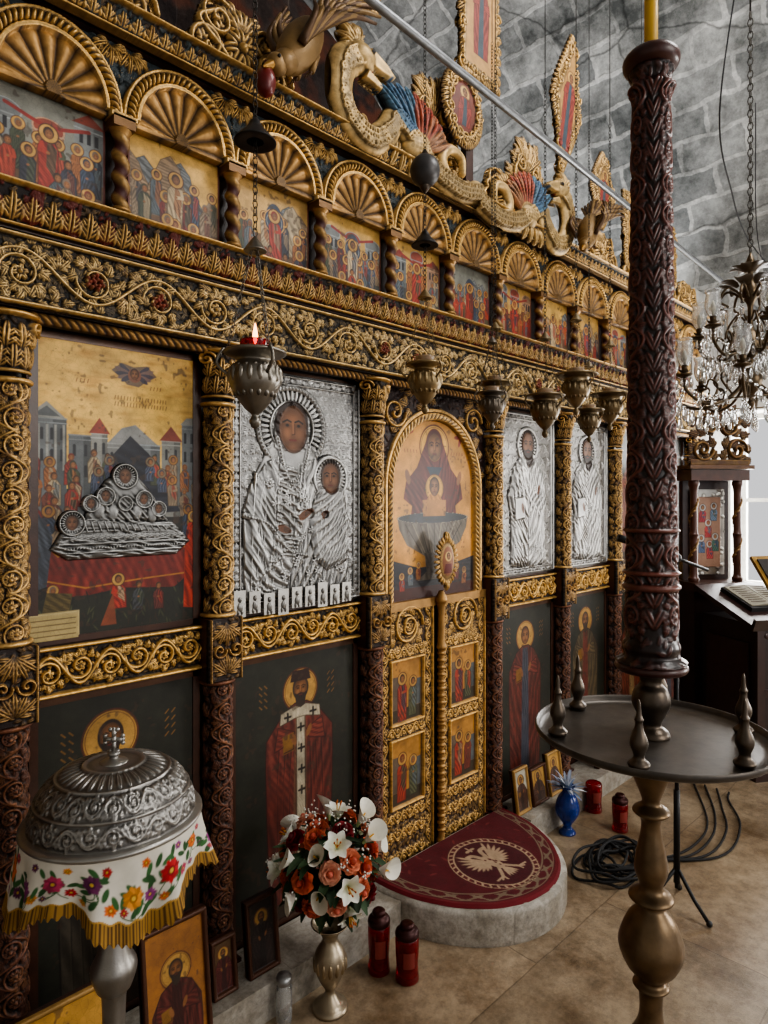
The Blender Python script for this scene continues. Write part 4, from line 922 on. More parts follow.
def royal_doors():
    E=empty("royal_doors")
    link("arched_icon",panel_mesh("arched_icon",spring_icon()),M_ICON,E,(CX-.345,.018,1.13))
    a=panel_mesh("leafA",door_leaf(.31,1.05,seed=1)); b=panel_mesh("leafB",door_leaf(.31,1.05,seed=9))
    link("door_leaf_left",a,M_CARVE,E,(CX-.335,.012,.08)); link("door_leaf_right",b,M_CARVE,E,(CX+.025,.012,.08))
    m=MB()
    prof=[(.014,.09),(.022,.12),(.013,.15),(.014,.3),(.024,.33),(.014,.36),(.014,.6),(.024,.63),(.014,.66),(.013,.9),(.022,.93),(.016,.97),(.016,1.1),(.026,1.13),(.010,1.17)]
    m.lathe(prof,(CX,-.02,0),GOLD2,.6,18,4)
    for z in np.linspace(.16,.9,26): m.lathe([(.014,z),(.020,z+.008),(.014,z+.016)],(CX,-.02,0),GOLD2,.6,14,2)
    m.box((CX,.02,1.125),(.68,.05,.035),GOLD2,.5); m.box((CX-.355,.02,.6),(.03,.05,1.05),WOOD); m.box((CX+.355,.02,.6),(.03,.05,1.05),WOOD)
    m.obj("meeting_post",M_CARVE,E)
    cv=Cv(.15,.25,.0020); cx,cy=.075,.125
    for k in range(26):
        a=k*2*pi/26; cv.leaf(cx+.042*math.cos(a),cy+.07*math.sin(a),a,.035,.014,.014)
    cv.ell(cx,cy,.05,.085,0,None,None,.016); cv.leaf(cx,.2,pi/2,.05,.03,.02); cv.leaf(cx,.05,-pi/2,.05,.02,.02)
    gild(cv,.012,.0,S(110,76,40),GOLD,.05); cv.ell(cx,cy,.034,.062,0,S(130,80,50),.1); cv.ell(cx,cy+.02,.02,.02,0,IG,.5); face(cv,cx,cy+.02,.025); cv.poly([(cx-.02,cy-.01),(cx+.02,cy-.01),(cx+.026,cy-.05),(cx-.026,cy-.05)],S(90,28,24),0)
    link("medallion",panel_mesh("medallion",cv,cut=True),M_CARVE,E,(CX-.075,-.045,1.17))
royal_doors()

# ------------------------------------------------------------ CREST
def crest():
    E=empty("iconostasis_crest")
    def dragon():
        cv=Cv(.86,.50,.0026,S(170,140,92),.3); g=S(200,168,112); rg=random.Random(2)
        cv.line(cat([(.84,.10),(.76,.06),(.66,.07),(.60,.14),(.64,.21),(.72,.20),(.73,.13)],6),.045,g,.45,.035,0,.018)
        path=cat([(.84,.08),(.70,.05),(.54,.08),(.42,.16),(.33,.20),(.28,.13),(.20,.07),(.10,.10),(.05,.20),(.07,.31),(.14,.37)],9)
        cv.line(path,.048,g,.4,.04,0,.064)
        for k in range(len(path)-1):
            x,y=path[k]; 
            for q in (-1,0,1): cv.ring(x+rg.uniform(-.005,.005),y+q*.022,.013,.0028,g*.5,.25,.005,.040)
        cv.ell(.15,.37,.075,.055,-.2,g,.45,.055); cv.poly([(.18,.41),(.26,.38),(.31,.345),(.27,.33),(.19,.335)],g,.45,.045); cv.poly([(.17,.33),(.25,.295),(.24,.27),(.15,.285)],g*.9,.45,.035)
        cv.line([(.2,.328),(.28,.318)],.005,S(130,30,24),0); cv.ell(.175,.385,.012,.010,0,S(30,20,16),0,.006,.052)
        for k in range(5): cv.acan(.13,.39,1.5+.35*k,.10,.06,.04)
        cv.leaf(.11,.40,2.4,.09,.035,.04,0,g,.45); cv.leaf(.13,.41,1.8,.07,.03,.04,0,g,.45)
        for k in range(13): a=1.7+k*.30; cv.leaf(.17+.115*math.cos(a),.24+.135*math.sin(a),a,.06,.035,.03,0,g*.85,.45)
        for j in range(11):
            a=2.45-j*.19; L=.26-.010*j; x0,y0=.43+.007*j,.15
            col=[S(66,98,120),S(66,98,126),S(60,90,118),S(76,106,126),S(156,74,52),S(166,80,54),S(150,66,50),S(170,104,68),S(156,74,52),S(160,110,74),S(150,104,70)][j]
            cv.leaf(x0,y0,a,L,.055,.032,.012,col,.1)
            for q in range(7): 
                t=.25+.1*q; cv.line([(x0+math.cos(a)*L*t,y0+math.sin(a)*L*t),(x0+math.cos(a+.10)*L*(t+.09),y0+math.sin(a+.10)*L*(t+.09))],.003,col*.4,0); cv.line([(x0+math.cos(a)*L*t,y0+math.sin(a)*L*t),(x0+math.cos(a-.10)*L*(t+.09),y0+math.sin(a-.10)*L*(t+.09))],.003,col*1.6,0)
        cv.ell(.44,.14,.075,.055,.4,g,.4,.05)
        for k in range(16): cv.ell(.40+.018*(k%5),.12+.016*(k//5),.008,.007,0,g*.6,.3)
        for k in range(4): cv.leaf(.34+.035*k,.11,-1.9+.2*k,.10,.032,.03,0,g*.9,.4)
        for k in range(10): cv.acan(.10+.075*k,.05+.02*math.sin(k*2),1.2+.5*math.sin(k),.10,.07,.022)
        cv.mottle(.35,6); d=cv.H-blur(cv.H,4); cv.C[...,:3]*=np.clip(.8+d/.006,.3,1.1)[...,None]; cv.H[:2]=0  # painted shade: colour drops where relief dips below its surroundings
        return cv
    dm=panel_mesh("dragon",dragon(),cut=True); dm.materials.append(M_CARVE)
    a=link("dragon_left",dm,None,E,(1.42,-.075,2.79)); a.scale=(.98,1,.92); b=link("dragon_right",dm,None,E,(3.05,-.075,2.76)); b.scale=(-.95,1,.92)
    def foliage(w,h,seed,n=34):
        rg=random.Random(seed); cv=Cv(w,h,.0028)
        cx=w/2
        for s in (-1,1):
            for k in range(n//2):
                t=(k+.5)/(n/2); x=cx+s*w*.36*math.sin(t*2.6+.3)*(1-.3*t)*rg.uniform(.5,1); y=h*t*.8; cv.acan(x,y,pi/2-s*(rg.uniform(.2,1.2)),h*.2,w*.14,.020)
            cv.line(cat([(cx,.0),(cx+s*w*.18,h*.3),(cx+s*w*.32,h*.5),(cx+s*w*.2,h*.7)],6),.010,None,None,.025)
            cv.line(spiral(cx+s*w*.25,h*.25,w*.15,0,1.5,s),.009,None,None,.025)
            cv.line(spiral(cx+s*w*.18,h*.62,w*.12,1,1.5,-s),.008,None,None,.025)
        for k in range(5): cv.acan(cx,h*.58,pi/2+(k-2)*.35,h*.34,w*.16,.026)
        rosette(cv,cx,h*.4,w*.14,.03,8)
        gild(cv,.018,.0,S(60,36,24),S(194,158,100),.25); me=panel_mesh("foliage",cv,cut=True); me.materials.append(M_CARVE); return me
    f1=foliage(.46,.24,1); f2=foliage(.34,.5,2)
    for x in (-1.2,-.62,-.05,.40,.86): link("crest_foliage",f1,None,E,(x,-.055,2.84))
    for x in (2.25,3.15,3.6,4.0,4.4): link("crest_foliage",f1,None,E,(x,-.055,2.83))
    link("crest_foliage_tall",f2,None,E,(1.42,-.05,3.26),(0,-.25,0)); link("crest_foliage_tall",f2,None,E,(2.46,-.05,2.85),(0,.15,0)); link("crest_foliage_tall",f2,None,E,(1.86,-.045,2.80),(0,-.1,0))
    link("crest_foliage_tall",f2,None,E,(.62,-.05,2.98),(0,-.2,0))
    def pendant(w,h,kind,seed):
        cv=Cv(w,h,.0026); cx,cy=w/2,h/2; n=52
        for k in range(n):
            a=2*pi*k/n
            if kind=='rect':
                t=k/n*4; e=int(t); q=t-e; x0,x1,y0,y1=.045,w-.045,.045,h-.045
                x,y=[(x0+(x1-x0)*q,y0),(x1,y0+(y1-y0)*q),(x1-(x1-x0)*q,y1),(x0,y1-(y1-y0)*q)][e]
            elif kind=='diam':
                t=k/n*4; e=int(t); q=t-e; c=[(cx,.05),(w-.045,cy),(cx,h-.05),(.045,cy),(cx,.05)]; x=c[e][0]+(c[e+1][0]-c[e][0])*q; y=c[e][1]+(c[e+1][1]-c[e][1])*q
            else: x,y=cx+(w/2-.045)*math.cos(a),cy+(h/2-.045)*math.sin(a)
            aa=math.atan2(y-cy,x-cx); cv.acan(x-.012*math.cos(aa),y-.012*math.sin(aa),aa+.6,.062,.05,.022); cv.ell(x,y,.012,.012,0,None,None,.026)
            if k%4==0: cv.line(spiral(x,y,.026,aa,1.2,1 if k%8 else -1),.006,None,None,.024)
        if kind=='rect': cv.rect(.045,.045,w-.045,h-.045,None,None,.02)
        elif kind=='diam': cv.poly([(cx,.05),(w-.045,cy),(cx,h-.05),(.045,cy)],None,None,.02)
        else: cv.ell(cx,cy,w/2-.045,h/2-.045,0,None,None,.02)
        gild(cv,.018,.0,S(70,42,26),S(196,160,102),.2)
        iw=w/2-.065
        if kind=='rect': cv.rect(.062,.062,w-.062,h-.062,S(176,134,76),.2)
        elif kind=='diam': cv.poly([(cx,.10),(w-.075,cy),(cx,h-.10),(.075,cy)],S(176,134,76),.2)
        else: cv.ell(cx,cy,iw,h/2-.065,0,S(110,56,42),0)
        r=min(iw*.42,.04); hy=cy+h*.17
        halo(cv,cx,hy,r); body(cv,cx,hy,r,max(.09,cy-h*.32),S(130,48,36) if seed%2 else S(88,48,40),S(52,66,76),1.3,seed=seed); face(cv,cx,hy,r)
        me=panel_mesh("pendant",cv,cut=True); me.materials.append(M_CARVE); return me
    link("cross_arm_panel",pendant(.32,.64,'rect',3),None,E,(2.09,-.08,3.34),(0,.03,0))
    link("oval_icon",pendant(.28,.34,'oval',5),None,E,(1.99,-.09,3.02),(0,.03,0))
    link("cross_arms",pendant(.9,.30,'rect',4),None,E,(1.8,-.08,3.98))
    link("cross_top",pendant(.30,.5,'rect',6),None,E,(2.10,-.08,4.28))
    dp=pendant(.32,.80,'diam',7)
    link("side_icon_right",dp,None,E,(2.77,-.07,3.22),(0,.20,0)); link("side_icon_left",dp,None,E,(1.02,-.07,3.42),(0,-.20,0))
    link("side_panel",pendant(.30,.46,'diam',9),None,E,(3.22,-.07,3.05),(0,.10,0)); link("side_panel",pendant(.32,.46,'rect',11),None,E,(3.62,-.07,2.93),(0,.04,0))
    link("side_panel",pendant(.32,.42,'rect',13),None,E,(4.1,-.07,2.93))
    sb=MB(); sb.box((CX+.16,-.03,3.7),(.05,.03,1.7),WOOD); sb.obj("cross_backing",M_WOOD,E)
    def bird(name,loc,s,rz):
        m=MB(); g=S(132,104,64); g2=S(88,64,42)
        Mr=Matrix.Rotation(-.95,4,'Y')
        m.ball((0,0,0),(.15,.06,.065),g,.4,18,Mr)
        hd=Mr.to_3x3()@Vector((-.17,0,.02)); m.tube([tuple(Mr.to_3x3()@Vector((-.10,0,.0))),tuple(hd)],.042,g,.4,12,.03); m.ball(tuple(hd),(.036,.03,.034),g,.4,14)
        m.lathe([(.016,0),(.010,.03),(.002,.055)],tuple(hd+Vector((-.02,0,-.01))),S(150,110,50),.6,10,3,Matrix.Rotation(-2.2,4,'Y'))
        m.ball(tuple(hd+Vector((-.018,-.026,.008))),.006,S(20,14,12),0,8); m.ball(tuple(hd+Vector((-.018,.026,.008))),.006,S(20,14,12),0,8)
        for sd in (-1,1):
            for r in range(3):
              for k in range(9):
                p0=Mr.to_3x3()@Vector((-.07+.012*k+.03*r,sd*.05,.02)); p1=Mr.to_3x3()@Vector((.06+.05*r+.018*k,sd*(.08+.012*k),.08-.02*k))
                m.tube(cat([tuple(p0),tuple((p0+p1)/2+Vector((0,sd*.03,.02))),tuple(p1)],4),.015,g if (k+r)%2 else g2,.4,7,.005)
        for k in range(9):
            p0=Mr.to_3x3()@Vector((.10,0,0)); p1=Mr.to_3x3()@Vector((.32,(k-4)*.020,-.01*abs(k-4))); m.tube([tuple(p0),tuple((p0+p1)/2),tuple(p1)],.015,g2 if k%2 else g,.4,7,.008)
        for sd in (-1,1):
            p0=Mr.to_3x3()@Vector((.02,sd*.03,-.05)); m.tube([tuple(p0),tuple(p0+Vector((-.03,0,-.07)))],.010,g,.4,8)
            for q in (-1,0,1): e=p0+Vector((-.03,0,-.07)); m.tube([tuple(e),tuple(e+Vector((-.015,q*.008,-.012))),tuple(e+Vector((-.022,q*.012,-.028)))],.004,g2,.4,6,.002)
        o=m.obj(name,M_CARVE,None,loc,(0,0,rz)); o.scale=(s,s,s); return o
    bird("gilded_eagle",(1.22,-.19,2.95),.95,.25); bird("gilded_eagle.001",(3.02,-.19,2.90),.85,.3)
    r=MB(); r.lathe([(.002,-.05),(.022,-.035),(.03,0),(.02,.03),(.008,.04),(.003,.06)],(1.08,-.21,2.77),S(104,24,20),.1,16,4); r.obj("red_pendant_ornament",M_WOOD,E)
crest()

# ------------------------------------------------------------ TIE ROD AND CABLES
def rods():
    m=MB(); m.tube([(XL+.01,-.36,3.19),(1.3,-.36,3.075),(XR-.08,-.36,2.89)],.014,S(130,132,134),.6,12); m.obj("iron_tie_rod",M_METAL)
    m=MB()
    m.tube(cat([(5.45,-.35,3.3),(4.6,-.45,3.25),(4.0,-.55,3.3),(3.5,-.65,3.5),(3.36,-.8,4.2)],8),.004,S(40,40,42),.1,6)
    m.tube(cat([(5.45,-.5,3.0),(4.9,-.55,2.95),(4.3,-.6,3.1),(3.9,-.7,3.7)],8),.003,S(60,60,62),.1,6)
    m.obj("hanging_cables",M_PLAIN)
rods()

def vault_z(x): return ZS+math.sqrt(max(0,RV*RV-(x-CX)**2))-.02
# ------------------------------------------------------------ HANGING LAMPS
def hanging_lamp(x,y,z,s=1.0,col=BRASS,met=.85,cup='amber',ball=None,lit=False,top=None,wide=1.0):
    E=empty("hanging_oil_lamp",(x,y,z)); m=MB()
    P=[(.002,-.125),(.010,-.118),(.014,-.105),(.008,-.092),(.022,-.078),(.040,-.055),(.058,-.025),(.062,.0),(.054,.022),(.040,.034),(.046,.042),(.066,.05),(.070,.056),(.062,.06),(.04,.05)]
    m.lathe([(r*(wide if zz>.03 else 1),zz) for r,zz in P],(0,0,0),col,met,28,4)
    for k in range(16):
        a=k*2*pi/16; m.ball((.057*math.cos(a),.057*math.sin(a),.0),(.009,.009,.02),col*1.1,met,8)
        m.ball((.045*math.cos(a),.045*math.sin(a),-.04),(.007,.007,.012),col*.7,met,8)
        m.ball((.052*math.cos(a+.2),.052*math.sin(a+.2),.02),(.006,.006,.006),col*.8,met,6)
    hz=.30
    for k in range(3):
        a=k*2*pi/3+.4; p=(.066*math.cos(a),.066*math.sin(a),.055)
        m.tube(cat([(p[0]*.9,p[1]*.9,.0),(p[0]*1.35,p[1]*1.35,.03),(p[0]*1.1,p[1]*1.1,.065)],4),.004,col,met,6)
        m.chain(p,(.008*math.cos(a),.008*math.sin(a),hz),col*.6,met,.016,.0011)
    m.lathe([(.002,hz+.03),(.01,hz+.02),(.024,hz+.0),(.026,hz-.006),(.004,hz-.004)],(0,0,0),col,met,16,3)
    top=(vault_z(x)-z) if top is None else top
    zz=hz+.03; lim=min(top/s,1.4/s)
    m.chain((0,0,zz),(0,0,lim),S(50,47,43),.7,.022,.0013)
    m.tube([(0,0,lim),(0,0,(lim+top/s)/2),(0,0,top/s)],.002,S(50,48,46),.5,5)
    if ball:
        for (bz,br,cn) in ball:
            if cn: m.lathe([(.004,.04),(.012,.03),(.02,.015),(.045,-.012),(.048,-.02),(.02,-.018)],(0,0,bz/s),S(40,38,38),.4,20,4)
            else:
                m.ball((0,0,bz/s),(br/s,br/s,br/s*1.08),S(74,72,72),.35,22); m.lathe([(.022,br*.9/s),(.014,br*1.15/s),(.006,br*1.4/s)],(0,0,bz/s),S(80,70,60),.7,14,3); m.lathe([(.003,-br*1.5/s),(.016,-br*1.2/s),(.02,-br*.9/s)],(0,0,bz/s),S(80,70,60),.7,14,3)
    o=m.obj("metalwork",M_METAL,E); o.scale=(s,s,s)
    g=MB(); g.lathe([(.012,.03),(.026,.045),(.033,.065),(.036,.082),(.033,.082),(.030,.065),(.022,.05),(.01,.038)],(0,0,0),S(130,120,100),0,22,3)
    o=g.obj("oil_cup",G_AMB if cup=='amber' else G_RED,E); o.scale=(s,s,s)
    if lit:
        f=MB(); f.lathe([(.001,.075),(.006,.09),(.005,.105),(.001,.125)],(0,0,0),S(255,180,80),0,10,3); o=f.obj("flame",M_FLAME,E); o.scale=(s,s,s)
hanging_lamp(.985,-.30,1.885,1.15,S(140,134,124),.9,'red',[(.655,.02,True)],True,None,1.05)
hanging_lamp(1.672,-.30,1.965,.95,S(150,130,96),.85,'amber',[(.48,.02,True),(.72,.052,False)])
hanging_lamp(2.06,-.30,1.92,.8,S(110,102,92),.8)
hanging_lamp(2.15,-.25,1.97,.9,S(124,108,80),.8,wide=1.15)
hanging_lamp(2.44,-.30,1.94,1.0,S(120,106,84),.8,wide=1.2)
hanging_lamp(2.63,-.34,2.05,1.0,S(134,118,92),.85,wide=1.35)
hanging_lamp(2.86,-.28,1.93,.85,S(120,106,84),.8,wide=1.2)
hanging_lamp(3.07,-.28,2.02,1.0,S(130,114,88),.85,wide=1.4)
hanging_lamp(3.5,-.25,2.03,.95,S(110,96,76),.8)

# ------------------------------------------------------------ CANDLE STAND (foreground)
def candle_stand():
    E=empty("candle_stand",(1.615,-1.109,0)); h=1.50; z0=1.135
    w=.42; cv=Cv(w,h,.0026)
    n=9; L=(h-.14)/n
    fill(cv,1200,.028,.012,.004,5)
    for k in range(n):
        for j in range(3): scroll(cv,.09+k*L,L,w*(j+.5)/3,.05,True,.009,.0045,(False,False),1 if (j+k)%2 else -1)
    for k in range(26):
        for j in range(3):
            cv.leaf(w*j/3+.003,.1+k*.052,pi/2+.5,.06,.024,.008); cv.leaf(w*(j+1)/3-.003,.1+k*.052,pi/2-.5,.06,.024,.008)
    for y,r in ((.20,.010),(.235,.006),(.34,.006)): cv.line([(0,y),(w,y)],r,None,None,.014)
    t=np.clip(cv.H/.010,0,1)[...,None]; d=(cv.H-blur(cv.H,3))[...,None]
    cv.C[...,:3]=(S(34,14,12)*(1-t)+S(104,58,48)*t)*np.clip(.8+d/.004,.35,1.3); cv.C[...,3]=0; cv.mottle(.25,9)  # dark hollows between carvings are shading put into the wood colour
    def R(Y):
        r=.0575-.020*(Y/h)
        return r+.026*np.exp(-((Y-.012)/.012)**2)+.010*np.exp(-((Y-.05)/.02)**2)+.014*np.exp(-((Y-h+.02)/.018)**2)+.012*np.exp(-((Y-h+.065)/.012)**2)
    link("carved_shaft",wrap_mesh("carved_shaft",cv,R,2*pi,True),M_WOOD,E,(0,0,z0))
    m=MB(); wc=S(66,32,26)
    m.lathe([(.001,0),(.07,0),(.084,.006),(.086,.016),(.078,.024),(.05,.03)],(0,0,z0-.012),wc,0,40,3)
    m.lathe([(.04,0),(.062,.012),(.068,.03),(.060,.045),(.045,.05),(.001,.05)],(0,0,z0+h-.02),wc,0,36,3)
    m.obj("shaft_collars",M_WOOD,E)
    m=MB(); zt=.955
    m.lathe([(.03,.0),(.045,.006),(.04,.02),(.024,.035),(.034,.06),(.046,.09),(.040,.12),(.026,.14),(.034,.17)],(0,0,zt),S(96,86,76),.85,28,4)
    m.lathe([(.001,.006),(.24,.008),(.270,.014),(.278,.024),(.282,.024),(.282,.012),(.262,.0),(.22,-.008),(.05,-.014),(.001,-.014)],(0,0,zt),S(84,78,72),.55,72,2)
    prof=[(.03,zt-.012),(.05,zt-.03),(.055,zt-.05),(.046,zt-.09),(.028,zt-.135),(.022,zt-.16),(.04,zt-.175),(.044,zt-.185),(.026,zt-.2),(.024,zt-.23),(.036,zt-.29),(.040,zt-.33),(.028,zt-.37),(.05,zt-.39),(.052,zt-.40),(.03,zt-.415),(.056,zt-.45),(.076,zt-.50),(.076,zt-.53),(.058,zt-.57),(.03,zt-.60),(.044,zt-.615),(.03,zt-.63),(.03,zt-.70),(.06,zt-.76),(.09,zt-.80),(.1,.12),(.16,.07),(.2,.04),(.21,0.0)]
    m.lathe(prof,(0,0,0),S(118,98,74),.75,40,4)
    m.obj("bronze_baluster_and_tray",M_METAL,E)
    m=MB()
    for k in range(6):
        a=k*2*pi/6+.30; x,y=.235*math.cos(a),.235*math.sin(a)
        m.lathe([(.020,0),(.024,.01),(.014,.02),(.012,.03),(.019,.05),(.018,.065),(.010,.085),(.008,.10),(.010,.106),(.006,.116),(.004,.14),(.001,.15)],(x,y,zt+.01),S(96,86,76),.8,16,3)
    m.obj("candle_spikes",M_METAL,E)
    c=MB(); c.lathe([(.001,0),(.016,0),(.016,.1),(.0155,.5),(.001,.5)],(0,0,z0+h+.02),S(222,178,70),0,18,1); c.obj("beeswax_candle",M_WAX,E)
candle_stand()

# ------------------------------------------------------------ RELIQUARY with dome and embroidered cloth
def reliquary():
    E=empty("domed_reliquary_stand",(.541,-.457,0)); zr=.90; k_=.86
    cv=Cv(1.15,.2,.0024)
    for k in range(12): scroll(cv,1.15*k/12,1.15/12,.035,.022,False,.0035,.0024)
    for k in range(12): scroll(cv,1.15*k/12,1.15/12,.095,.026,False,.0035,.0024)
    for k in range(34): cv.leaf(1.15*k/34,.132,pi/2,.045,.022,.0035)
    for y in (.006,.064,.127,.178): cv.line([(0,y),(1.15,y)],.003,None,None,.004)
    cv.H[:,-1]=cv.H[:,0]
    X,Y=np.meshgrid(cv.x,cv.y); th=X/1.15*2*pi; t=Y/.2
    r=(.183*np.cos(t*pi/2*.97)**.68+.002)*k_; z=.112*np.sin(t*pi/2)
    r=r+cv.H*np.cos(t*1.4); z=z+cv.H*np.sin(t*1.4)
    d=(cv.H-blur(cv.H,4))/.002; tt=np.clip(.62+.42*d,0,1)[...,None]; cv.C[...,:3]=S(62,60,58)*(1-tt)+S(166,163,158)*tt; cv.C[...,3]=.88  # dome hollows coloured darker as painted shade, raised chasing lighter
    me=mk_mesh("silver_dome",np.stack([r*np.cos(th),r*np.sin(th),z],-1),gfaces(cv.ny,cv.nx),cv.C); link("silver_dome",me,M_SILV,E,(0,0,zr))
    m=MB(); sc=S(166,163,158)
    m.lathe([(.158,-.03),(.163,-.025),(.165,-.01),(.173,-.004),(.175,.004),(.158,.008)],(0,0,zr),sc,.9,64,2)
    m.lathe([(.022,.0),(.028,.006),(.018,.012),(.008,.016),(.013,.024),(.005,.03)],(0,0,zr+.106),sc,.9,20,3)
    Mc=Matrix.Rotation(-.75,4,'Z')
    c0=np.array([0,0,zr+.158])
    for (dx,dz,L) in ((1,0,.018),(-1,0,.018),(0,1,.020),(0,-1,.024)):
        e=Mc.to_3x3()@Vector((dx*L,0,dz*L)); m.tube([tuple(c0),tuple(c0+np.array(e)/2),tuple(c0+np.array(e))],.0035,sc,.9,8,.0055)
        for q in (-.007,0,.007):
            o=Mc.to_3x3()@Vector((dx*L+ (q if dx==0 else 0),0,dz*L+(q if dz==0 else 0))); m.ball(tuple(c0+np.array(o)),.0048,sc,.9,8)
    m.ball(tuple(c0),.007,sc,.9,10)
    zc=zr-.04
    m.lathe([(.15,-.002),(.14,-.02),(.08,-.045),(.035,-.07),(.028,-.11),(.040,-.13),(.03,-.15),(.024,-.2),(.034,-.24),(.046,-.27),(.034,-.31),(.024,-.33),(.022,-.5),(.034,-.53),(.05,-.57),(.032,-.62),(.04,-.68),(.09,-.74),(.15,-.80),(.16,-.857)],(0,0,zc),S(150,146,140),.85,36,4)
    m.obj("silver_stand",M_SILV,E)
    w=1.34; hc=.17; cv=Cv(w,hc,.0020,S(214,208,194),0); rg=random.Random(11)
    yb=.038
    def flower(x,y,r,c,n=6):
        for k in range(n*2):
            a=k*pi/n; rr=.62 if k%2 else .8; cv.ell(x+rr*.7*r*math.cos(a),y+rr*.7*r*math.sin(a),r*.4,r*.22,a,c*rg.uniform(.6,1.25),0,.002)
        cv.ell(x,y,r*.35,r*.35,0,c*.5,0,.003); cv.ell(x,y,r*.18,r*.18,0,S(210,170,70),0,.003)
    cols=[S(176,34,38),S(204,104,40),S(140,56,120),S(184,60,96),S(104,40,84),S(206,136,50)]
    n=16
    for k in range(n):
        x=w*(k+.5)/n; y=.105+.018*math.sin(k*2.1)
        for q in range(12): cv.leaf(x+rg.uniform(-.038,.038),y+rg.uniform(-.035,.035),rg.random()*6.28,.030,.012,.001,0,S(54,96,50)*rg.uniform(.6,1.3),0)
        for q in range(3): cv.line(cat([(x,y),(x+rg.uniform(-.03,.03),y-.03),(x+rg.uniform(-.04,.04),y-.045)],4),.0012,S(54,90,46),0)
        flower(x,y,rg.uniform(.022,.033),cols[k%6],7)
        flower(x+.038,.070+.01*(k%2),.015,cols[(k+3)%6],5); flower(x+.03,.148,.012,cols[(k+2)%6],5); flower(x-.02,.064,.010,cols[(k+1)%6],4)
    X,Y=np.meshgrid(cv.x,cv.y)
    zig=yb+.008*np.abs(((X*60)%2)-1)
    fr=Y<zig; cv.C[fr,:3]=S(164,124,56); cv.C[fr,3]=.15
    st=fr&(np.sin(X*900)+.6*np.sin(X*410)<-.2); cv.C[st,:3]=S(92,64,28)
    gb=(Y>=zig)&(Y<zig+.004); cv.C[gb,:3]=S(190,150,74); cv.C[gb,3]=.4
    th=X/w*2*pi; t=1-Y/hc
    drop=(.122+.034*np.cos(4*th+.6))/.17
    r=.172+.018*t+ (.014*np.sin(9*th+1)+.008*np.sin(17*th))*t**1.2
    z=-hc*t*drop+np.where(t>.97,.004*np.sin(X*400),0)
    P=np.stack([r*np.cos(th),r*np.sin(th),z],-1)
    link("embroidered_cloth",mk_mesh("embroidered_cloth",P,gfaces(cv.ny,cv.nx),cv.C),M_CLOTH,E,(0,0,zr-.004))
reliquary()

